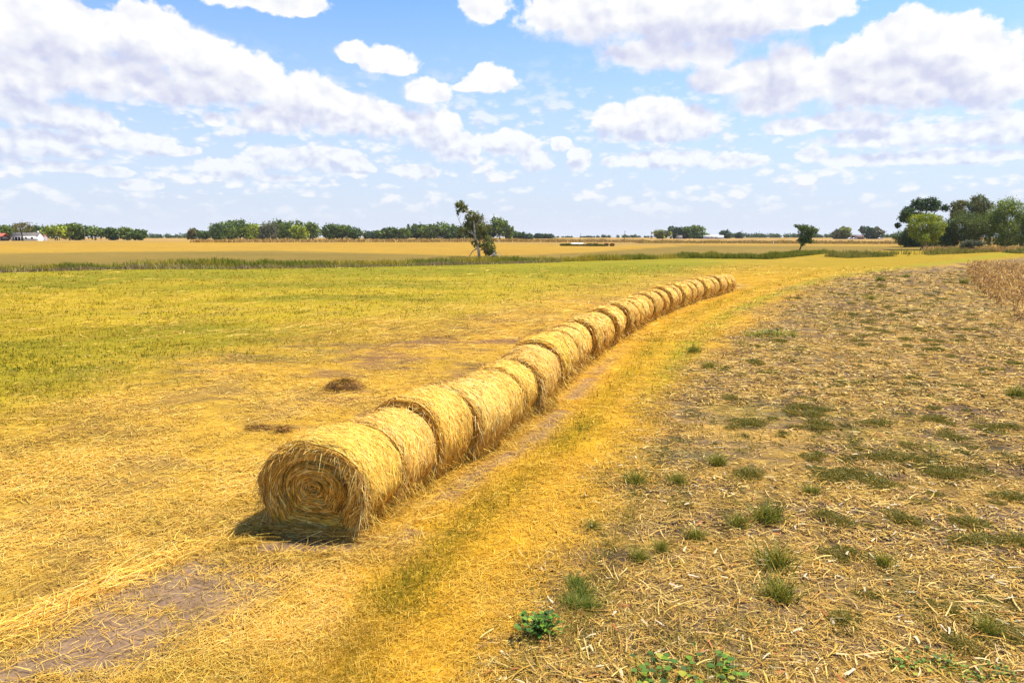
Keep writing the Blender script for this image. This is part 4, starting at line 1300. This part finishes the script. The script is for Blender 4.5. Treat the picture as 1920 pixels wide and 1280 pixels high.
for xx in (-7.9, -5, -2.1, .9, 3.3):
    b = Bag(); b.box(xx, xx + .55 if xx == .9 else xx + .22, -.25, -.05, 0, 2.2); b.obj("post", M_WHITE if xx == .9 else M_GREYWALL, s3)
p = at_dist(1334, 690)
s4 = thing("long_shed", "long low white metal shed far off between the farmyard grove and a dark tree", "shed", p, -.08)
b = Bag(); house_walls(b, -9.8, 9.8, 0, 8, 2.6, 3.3); b.obj("wall", M_METAL, s4)
b = Bag(); gable(b, -9.8, 9.8, 0, 8, 2.58, 3.4, .3); b.obj("roof", M_WHITE, s4)
for xx in (-7, -3, 1.0):
    b = Bag(); b.box(xx, xx + 2.6, -.06, -.004, 0, 2.3); b.obj("door", M_GREYWALL, s4)
p = at_dist(1271, 690)
s5 = thing("small_house", "small pinkish house half hidden under the far farmyard grove", "house", p, .0)
b = Bag(); house_walls(b, -2.6, 2.6, 0, 5, 2.2, 3.4); b.obj("wall", M_GREYWALL, s5)
b = Bag(); gable(b, -2.6, 2.6, 0, 5, 2.18, 3.45, .3); b.obj("roof", M_ROOF, s5)
win(s5, -1.6, -.7, 0, .8, 1.7); win(s5, .7, 1.6, 0, .8, 1.7)
p = at_dist(1602, 620)
s6 = thing("brick_house", "low brown house behind the white cars on the right horizon", "house", p, .0)
b = Bag(); house_walls(b, -5, 5, 0, 7, 2.3, 3.8); b.obj("wall", M_BRICK, s6)
b = Bag(); gable(b, -5, 5, 0, 7, 2.28, 3.85, .4); b.obj("roof", plain_mat("brown_shingles", (.14, .10, .09), .3, 1.5), s6)
win(s6, -3, -1.8, 0, .8, 1.8); win(s6, 1.5, 2.7, 0, .8, 1.8)


def car(px, di, rz, label):
    t = thing("parked_car", label, "car", at_dist(px, di), rz, "white cars parked by the brown house")
    b = Bag()
    prof = [(-2.1, .35), (-2.15, .8), (-1.2, .95), (-.6, 1.42), (.9, 1.45), (1.6, .95), (2.1, .85), (2.15, .35)]
    V = np.array([(x, y, z) for y in (-.85, .85) for x, z in prof])
    n = len(prof)
    b.add(V, np.array([(i, i + 1, n + i + 1, n + i) for i in range(n - 1)] + [(n - 1, 0, n, 2 * n - 1)]))
    b.add(V, np.array([list(range(n)), list(range(2 * n - 1, n - 1, -1))]))
    b.obj("body", M_WHITE, t)
    b = Bag(); b.box(-.7, 1.1, -.875, -.853, .95, 1.32); b.obj("side_window", M_GLASS, t)
    for xx in (-1.35, 1.35):
        for yy in (-.8, .8):
            b = Bag(); b.add(*tube([(xx, yy - .11, .33), (xx, yy + .11, .33)], [.33, .33], 14)); b.obj("wheel", M_TYRE, t)


car(1587, 600, .2, "left one of two white cars parked by the brown house")
car(1595, 602, -.1, "right one of two white cars parked by the brown house")
car(1643, 625, .0, "single white car under the greyish tree at right")


def pole(px, top, di, label, rad=.14, mat=M_POLE, arm=True, name="utility_pole", cat="utility pole", group="utility poles along the far road"):
    p = at_dist(px, di); k = p.y / 1280
    H = 445 + (EYE - p.z) / k - top
    H *= k
    t = thing(name, label, cat, p, 0, group)
    b = Bag(); b.add(*tube([(0, 0, -.2), (0, 0, H * .5), (0, 0, H)], [rad * 1.2, rad, rad * .75], 6)); b.obj("shaft", mat, t)
    if arm:
        b = Bag(); b.box(-1.1, 1.1, -.07 - rad, -.002 - rad, H - .7, H - .55); b.obj("crossarm", mat, t)
    return t, H


pole(1169, 433, 640, "utility pole above the small horizon trees, left of another pole", .2)
pole(1218, 434, 640, "utility pole just left of the far farmyard grove", .2)
pole(1386, 432, 700, "utility pole right of the long white shed", .2)
pole(1087, 437, 900, "faint utility pole farthest left on the right horizon", .2)
pole(1609, 428, 620, "utility pole between the brown house and the dark tree", .2)
t, H = pole(168, 428, 395, "farmyard light pole with pale top among the farm grove trees", .13, arm=False, name="yard_light_pole", cat="light pole", group=None)
b = Bag(); b.box(-.25, .25, -.5, .1, H + .002, H + .35); b.obj("lamp_head", M_WHITE, t)
t, H = pole(597, 413, 700, "thin radio mast rising behind the right end of the central grove", .12, M_METAL, arm=False, name="radio_mast", cat="mast", group=None)
b = Bag(); b.box(-.6, .6, -.05, .05, H - 1.5, H - 1.3); b.obj("antenna", M_METAL, t)


def post(px, top, di, label):
    p = at_dist(px, di); k = p.y / 1280
    H = (445 + (EYE - p.z) / k - top) * k
    b = Bag(); b.add(*tube([(0, 0, -.2), (0, 0, H * .9), (0, 0, H), (0, 0, H + .04)], [.13, .13, .12, .03], 8))
    tag(b.obj("marker_post", M_WHITE, None, p), label, "post", "white marker posts in the fields")


post(1445, 452, 300, "white marker post left of the leaning young tree")
post(935, 449, 340, "white marker post right of the half-dead tree in the yellow field")

# old row of dark weathered bales out in the far field
bm1 = bale_side(95, .86, 1.5, 700, wst=.07)
bm1.C = [c * np.array((.34, .28, .24)) for c in bm1.C]
bm2 = bale_face(95, .86, 1.5, 400, wst=.07)
bm2.C = [c * np.array((.5, .42, .36)) for c in bm2.C]
me1, me2 = bm1.mesh("rolled_straw", M_BALE), bm2.mesh("end_face", M_BALE)
p1 = on_ground(1148, 461.5)
for i in range(9):
    x = p1.x - i * 2.35; y = p1.y + i * .55
    nm = ["first", "second", "third", "fourth", "fifth", "sixth", "seventh", "eighth", "ninth"][i]
    t = thing("old_hay_bale", "old dark weathered bale in the far field, %s from the right of its row" % nm, "hay bale", (x, y, float(gz(x, y)) - .05), 0, "old weathered bales in the far field")
    t.scale = (1.15, 1.2, .85 if i < 2 else .6)
    link("rolled_straw", me1, t); link("end_face", me2, t)
tp = Bag()
V = []
for q in range(13):
    for s_, zz in ((-1, .02), (-.4, .30), (.4, .30), (1, .02)):
        V.append((q * .42, s_ * .75, zz + .03 * math.sin(q * 2.1)))
V = np.array(V); F = np.array([(q * 4 + s_, q * 4 + s_ + 1, q * 4 + s_ + 5, q * 4 + s_ + 4) for q in range(12) for s_ in range(3)])
tp.add(V, F); tp.add(V - np.array([0, 0, .03]), F[:, ::-1])
x = p1.x - 16.5; y = p1.y + 4.2
tag(tp.obj("tarpaulin", M_WHITE, None, (x, y, float(gz(x, y)) + .88)), "white sheet lying over the left half of the old weathered bales", "tarpaulin")
b = Bag()
b.add(*strip(2600, (p1.x - 21, p1.x - 3), lambda x: p1.y - 1.6 + (p1.x - x) * .23, 1.2, (.8, 1.6), .2, ([(.18, .19, .03), (.12, .14, .02)], [(.26, .22, .05), (.2, .18, .04)])))
tag(b.obj("field_weeds", M_GRASS), "weeds overgrowing the old weathered bales in the far field", kind="stuff")

# ------------------------------------------------------------------ the air
hb = Bag(); hb.box(-6150, 6150, -6150, 6150, -2, 62)
hm = bpy.data.materials.new("air"); hm.use_nodes = True
hn = hm.node_tree; hn.nodes.clear()
pv = hn.nodes.new("ShaderNodeVolumePrincipled"); pv.inputs["Color"].default_value = (.78, .87, 1, 1)
pv.inputs["Density"].default_value = .00005
ho = hn.nodes.new("ShaderNodeOutputMaterial"); hn.links.new(pv.outputs[0], ho.inputs["Volume"])
tag(hb.obj("haze", hm), "thin summer haze over the fields", kind="stuff")

# ------------------------------------------------------------------ sun, sky and clouds
SUN_EL = math.radians(63); SUN_AZ = math.atan2(.955, .30)
sd = bpy.data.lights.new("sun", "SUN"); so = bpy.data.objects.new("sun", sd); COL.objects.link(so)
sd.energy = 5.0; sd.angle = math.radians(.53); sd.color = (1.0, .95, .87)
dv = Vector((math.sin(SUN_AZ) * math.cos(SUN_EL), math.cos(SUN_AZ) * math.cos(SUN_EL), math.sin(SUN_EL)))
so.rotation_euler = dv.to_track_quat("Z", "Y").to_euler()
so.location = dv * 200

w = bpy.data.worlds.new("World"); sc.world = w; w.use_nodes = True
nt = w.node_tree; nt.nodes.clear()
LK = nt.links.new
def nd(t, **kw):
    n = nt.nodes.new(t)
    for a, v in kw.items(): setattr(n, a, v)
    return n
def put(sock, v):
    if hasattr(v, "is_linked"): LK(v, sock)
    else: sock.default_value = v
def mth(op, a, b=0., c=0., clamp=False):
    n = nd("ShaderNodeMath", operation=op, use_clamp=clamp)
    put(n.inputs[0], a); put(n.inputs[1], b); put(n.inputs[2], c)
    return n.outputs[0]
def vec(op, a, b=(0, 0, 0), c=(0, 0, 0)):
    n = nd("ShaderNodeVectorMath", operation=op)
    put(n.inputs[0], a); put(n.inputs[1], b); put(n.inputs[2], c)
    return n.outputs["Value"] if op == "LENGTH" else n.outputs["Vector"]
def maprange(v, a, b, c=0., d=1., smooth=True):
    n = nd("ShaderNodeMapRange", interpolation_type="SMOOTHSTEP" if smooth else "LINEAR")
    put(n.inputs[0], v); put(n.inputs[1], a); put(n.inputs[2], b); put(n.inputs[3], c); put(n.inputs[4], d)
    return n.outputs[0]

tc = nd("ShaderNodeTexCoord")
sx = nd("ShaderNodeSeparateXYZ"); LK(tc.outputs["Generated"], sx.inputs[0])
azn = mth("ARCTAN2", sx.outputs[0], sx.outputs[1])
eln = mth("ARCSINE", sx.outputs[2])
cx = nd("ShaderNodeCombineXYZ"); put(cx.inputs[0], azn); put(cx.inputs[1], eln)
P0 = cx.outputs[0]

# cloud masses: centre and half-extent, measured on the sky
CL = [(90, 60, 130, 70), (275, 75, 95, 60), (380, 115, 110, 55), (50, 145, 130, 45), (200, 140, 180, 48), (450, 150, 95, 50), (330, 172, 130, 28),
      (575, 185, 75, 50), (640, 215, 80, 42), (520, 222, 100, 30), (720, 228, 70, 36), (800, 238, 62, 44), (850, 275, 62, 30), (960, 272, 60, 26), (1000, 302, 40, 22), (402, 224, 26, 14),
      (45, 205, 60, 36), (135, 222, 80, 30), (60, 262, 95, 22), (190, 258, 60, 26), (270, 272, 65, 22), (330, 282, 45, 11), (40, 280, 80, 18), (150, 286, 70, 14),
      (110, 312, 70, 12), (205, 322, 50, 12), (20, 302, 40, 10), (258, 347, 42, 12), (430, 316, 75, 20), (530, 298, 80, 26), (610, 296, 80, 26), (665, 312, 40, 16), (520, 334, 60, 8), (780, 323, 46, 16),
      (665, 98, 38, 20), (722, 112, 62, 26), (752, 124, 34, 16), (800, 171, 50, 22), (918, 150, 46, 28), (882, 164, 34, 9),
      (490, -5, 110, 26), (565, 10, 36, 18), (905, 10, 46, 34), (1140, 20, 170, 62), (1310, 30, 210, 74), (1220, 98, 105, 38), (1470, 20, 120, 50), (1340, 102, 70, 34),
      (1700, 85, 70, 62), (1620, 118, 84, 62), (1785, 112, 100, 70), (1845, 158, 80, 58), (1560, 145, 84, 46), (1700, 165, 190, 46), (1480, 112, 52, 42), (1420, 145, 84, 40), (1345, 152, 62, 30), (1500, 172, 95, 30), (1440, 192, 80, 28), (1480, 237, 58, 17),
      (1150, 225, 46, 32), (1222, 218, 72, 36), (1292, 226, 60, 36), (1230, 250, 115, 20), (1600, 225, 100, 20), (1720, 255, 200, 24), (1870, 245, 100, 32), (1525, 292, 36, 16), (1250, 300, 120, 20), (1380, 302, 60, 16), (1085, 300, 26, 24), (1050, 270, 20, 14), (1800, 295, 140, 16), (1620, 300, 90, 14)]
cl = []
for a, b_, rx, ry in CL:
    dx, dy, dz = (float(q) for q in ray(a, b_))
    n_ = math.sqrt(dx * dx + dy * dy + dz * dz)
    az_, el_ = math.atan2(dx, dy), math.asin(dz / n_)
    cl.append((az_, el_, rx / 1280 * math.cos(az_) ** 1.2 * 1.12, ry / 1280 * math.cos(az_) * 1.12))
# a few more masses outside the frame
for a in np.arange(.75, 5.5, .33):
    cl.append((a if a < math.pi else a - 2 * math.pi, .17 + .12 * math.sin(a * 5), .15, .06 + .02 * math.sin(a * 3)))


def field(Pv):
    acc = None
    for az_, el_, rx, ry in cl:
        d = vec("LENGTH", vec("MULTIPLY_ADD", Pv, (1 / rx, 1 / ry, 0), (-az_ / rx, -el_ / ry, 0)))
        acc = d if acc is None else mth("SMOOTH_MIN", acc, d, .22)
    return mth("SUBTRACT", 1.0, acc)


def tex(Pv, scale, detail, rough, typ="FBM", dist=0.0):
    n = nd("ShaderNodeTexNoise", noise_dimensions="2D")
    put(n.inputs["Vector"], Pv)
    n.inputs["Scale"].default_value = scale; n.inputs["Detail"].default_value = detail; n.inputs["Roughness"].default_value = rough; n.inputs["Distortion"].default_value = dist
    return n.outputs["Fac"]


def vor(Pv, scale, detail, rough):
    n = nd("ShaderNodeTexVoronoi", voronoi_dimensions="2D", feature="SMOOTH_F1")
    put(n.inputs["Vector"], Pv)
    n.inputs["Scale"].default_value = scale; n.inputs["Smoothness"].default_value = .35
    n.inputs["Detail"].default_value = detail; n.inputs["Roughness"].default_value = rough
    return n.outputs["Distance"]


lowmix = maprange(eln, .04, .24)


def detail_noise(Pv):
    a_ = vor(vec("ADD", Pv, (3.1, 7.7, 0)), 16, 2.0, .5)
    b_ = vor(vec("ADD", Pv, (5.3, 1.7, 0)), 40, 2.5, .55)
    c_ = vor(vec("MULTIPLY", Pv, (1, 1.4, 1)), 85, 1.5, .5)
    hi = mth("ADD", mth("ADD", mth("MULTIPLY", a_, .50), mth("MULTIPLY", b_, .32)), mth("MULTIPLY", c_, .18))
    lo = mth("ADD", mth("MULTIPLY", b_, .6), mth("MULTIPLY", c_, .4))
    mx = nd("ShaderNodeMix", data_type="FLOAT"); put(mx.inputs[0], lowmix); put(mx.inputs[2], lo); put(mx.inputs[3], hi)
    n1 = mth("SUBTRACT", tex(vec("MULTIPLY", Pv, (1, 1.4, 1)), 24, 7, .6, dist=.3), .5)
    return mth("ADD", mth("SUBTRACT", .5, mx.outputs[0]), mth("MULTIPLY", n1, .75))


F0 = field(P0)
N0 = detail_noise(P0)
def puffs(Pv):
    q = vor(vec("MULTIPLY", Pv, (1, 1.25, 1)), 19, 1.6, .45)
    q2 = vor(vec("MULTIPLY", Pv, (1, 1.25, 1)), 46, 1.5, .5)
    mx = nd("ShaderNodeMix", data_type="FLOAT"); put(mx.inputs[0], lowmix); put(mx.inputs[2], q2); put(mx.inputs[3], q)
    return mth("SUBTRACT", .5, mth("ADD", mth("MULTIPLY", mx.outputs[0], .82), mth("MULTIPLY", q2, .22)))


wv = nd("ShaderNodeTexNoise", noise_dimensions="2D"); LK(P0, wv.inputs["Vector"]); wv.inputs["Scale"].default_value = 30; wv.inputs["Detail"].default_value = 4
PW = vec("ADD", P0, vec("MULTIPLY", vec("SUBTRACT", wv.outputs["Color"], (.5, .5, .5)), (.014, .012, 0)))
R0 = puffs(PW)
R1 = puffs(vec("ADD", PW, (.007, .011, 0)))
offv = nd("ShaderNodeVectorMath", operation="SCALE"); offv.inputs[0].default_value = (.014, .042, 0)
put(offv.inputs[3], maprange(eln, .02, .30, .22, 1.0))
FU = field(vec("ADD", P0, offv.outputs[0]))
dens = mth("ADD", mth("MULTIPLY_ADD", F0, 2.3, .05), mth("MULTIPLY", N0, 1.25))
# crisp heads, soft bases
soft = maprange(mth("SUBTRACT", FU, F0), -.22, .25, .28, .90)
alpha = maprange(dens, -.16, soft)
# light from above right: less cloud overhead -> brighter; relief of the puffs
rel = mth("MULTIPLY", mth("SUBTRACT", R0, R1), .85)
under = maprange(mth("ADD", FU, mth("MULTIPLY", N0, .30)), .0, .52)
lit = mth("ADD", mth("SUBTRACT", .93, mth("MULTIPLY", under, .54)), rel, clamp=True)
cr = nd("ShaderNodeValToRGB"); LK(lit, cr.inputs[0])
CLOUD_E = cr.color_ramp.elements
CLOUD_E[0].position = .10; CLOUD_E[0].color = (.39, .405, .515, 1)
CLOUD_E[1].position = .93; CLOUD_E[1].color = (.60, .60, .605, 1)
e = CLOUD_E.new(.52); e.color = (.50, .51, .56, 1)
# layered thin cloud low in the sky
def low_field(Pv):
    t_ = tex(vec("MULTIPLY", Pv, (1, 2.6, 1)), 12, 7, .58, dist=.25)
    v_ = mth("SUBTRACT", .6, vor(vec("MULTIPLY", Pv, (1, 2.0, 1)), 30, 2.2, .5))
    return mth("ADD", t_, mth("MULTIPLY", v_, .45))


st = low_field(P0)
st_up = low_field(vec("ADD", P0, (.004, .010, 0)))
sta = maprange(st, .40, .70)
stl = maprange(mth("SUBTRACT", st, st_up), -.16, .12)
band = mth("MULTIPLY", maprange(eln, .01, .07), maprange(eln, .27, .12))
sta = mth("MULTIPLY", mth("MULTIPLY", sta, band), .85)
veil = maprange(eln, .40, -.05, .0, .96)

sky = nd("ShaderNodeTexSky", sky_type="NISHITA")
sky.sun_disc = False; sky.sun_elevation = SUN_EL; sky.sun_rotation = SUN_AZ
sky.altitude = 100; sky.air_density = 1.0; sky.dust_density = 1.2; sky.ozone_density = 1.0
SKY_STR = .134
skm = vec("MULTIPLY", sky.outputs[0], (SKY_STR * .48, SKY_STR * .74, SKY_STR * .96))


def mixc(a, b, f):
    m = nd("ShaderNodeMix", data_type="RGBA")
    put(m.inputs[0], f); put(m.inputs[6], a); put(m.inputs[7], b)
    return m.outputs[2]


skm = mixc(skm, (.43, .46, .55, 1), veil)
c = mixc(skm, mixc((.45, .47, .545, 1), (.585, .585, .595, 1), stl), sta)
# far clouds sink into the pale air
fog = maprange(eln, .0, .20)
cloudc = mixc(skm, cr.outputs[0], mth("ADD", .5, mth("MULTIPLY", fog, .5)))
c = mixc(c, cloudc, alpha)
bg = nd("ShaderNodeBackground"); put(bg.inputs[0], c); bg.inputs[1].default_value = 1.0
wo = nd("ShaderNodeOutputWorld"); LK(bg.outputs[0], wo.inputs[0])
w.cycles.sampling_method = "MANUAL"; w.cycles.sample_map_resolution = 256

# ------------------------------------------------------------------ render look
vs = sc.view_settings
vs.view_transform = "Standard"; vs.look = "None"; vs.exposure = 0.78; vs.gamma = 1.0
sc.render.engine = "CYCLES"
sc.cycles.max_bounces = 5; sc.cycles.diffuse_bounces = 3; sc.cycles.transmission_bounces = 3
sc.cycles.use_denoising = True
sc.cycles.denoiser = "OPENIMAGEDENOISE"
sc.cycles.denoising_input_passes = "RGB_ALBEDO_NORMAL"
sc.cycles.denoising_prefilter = "NONE"
sc.cycles.volume_bounces = 1
sc.cycles.caustics_reflective = False; sc.cycles.caustics_refractive = False
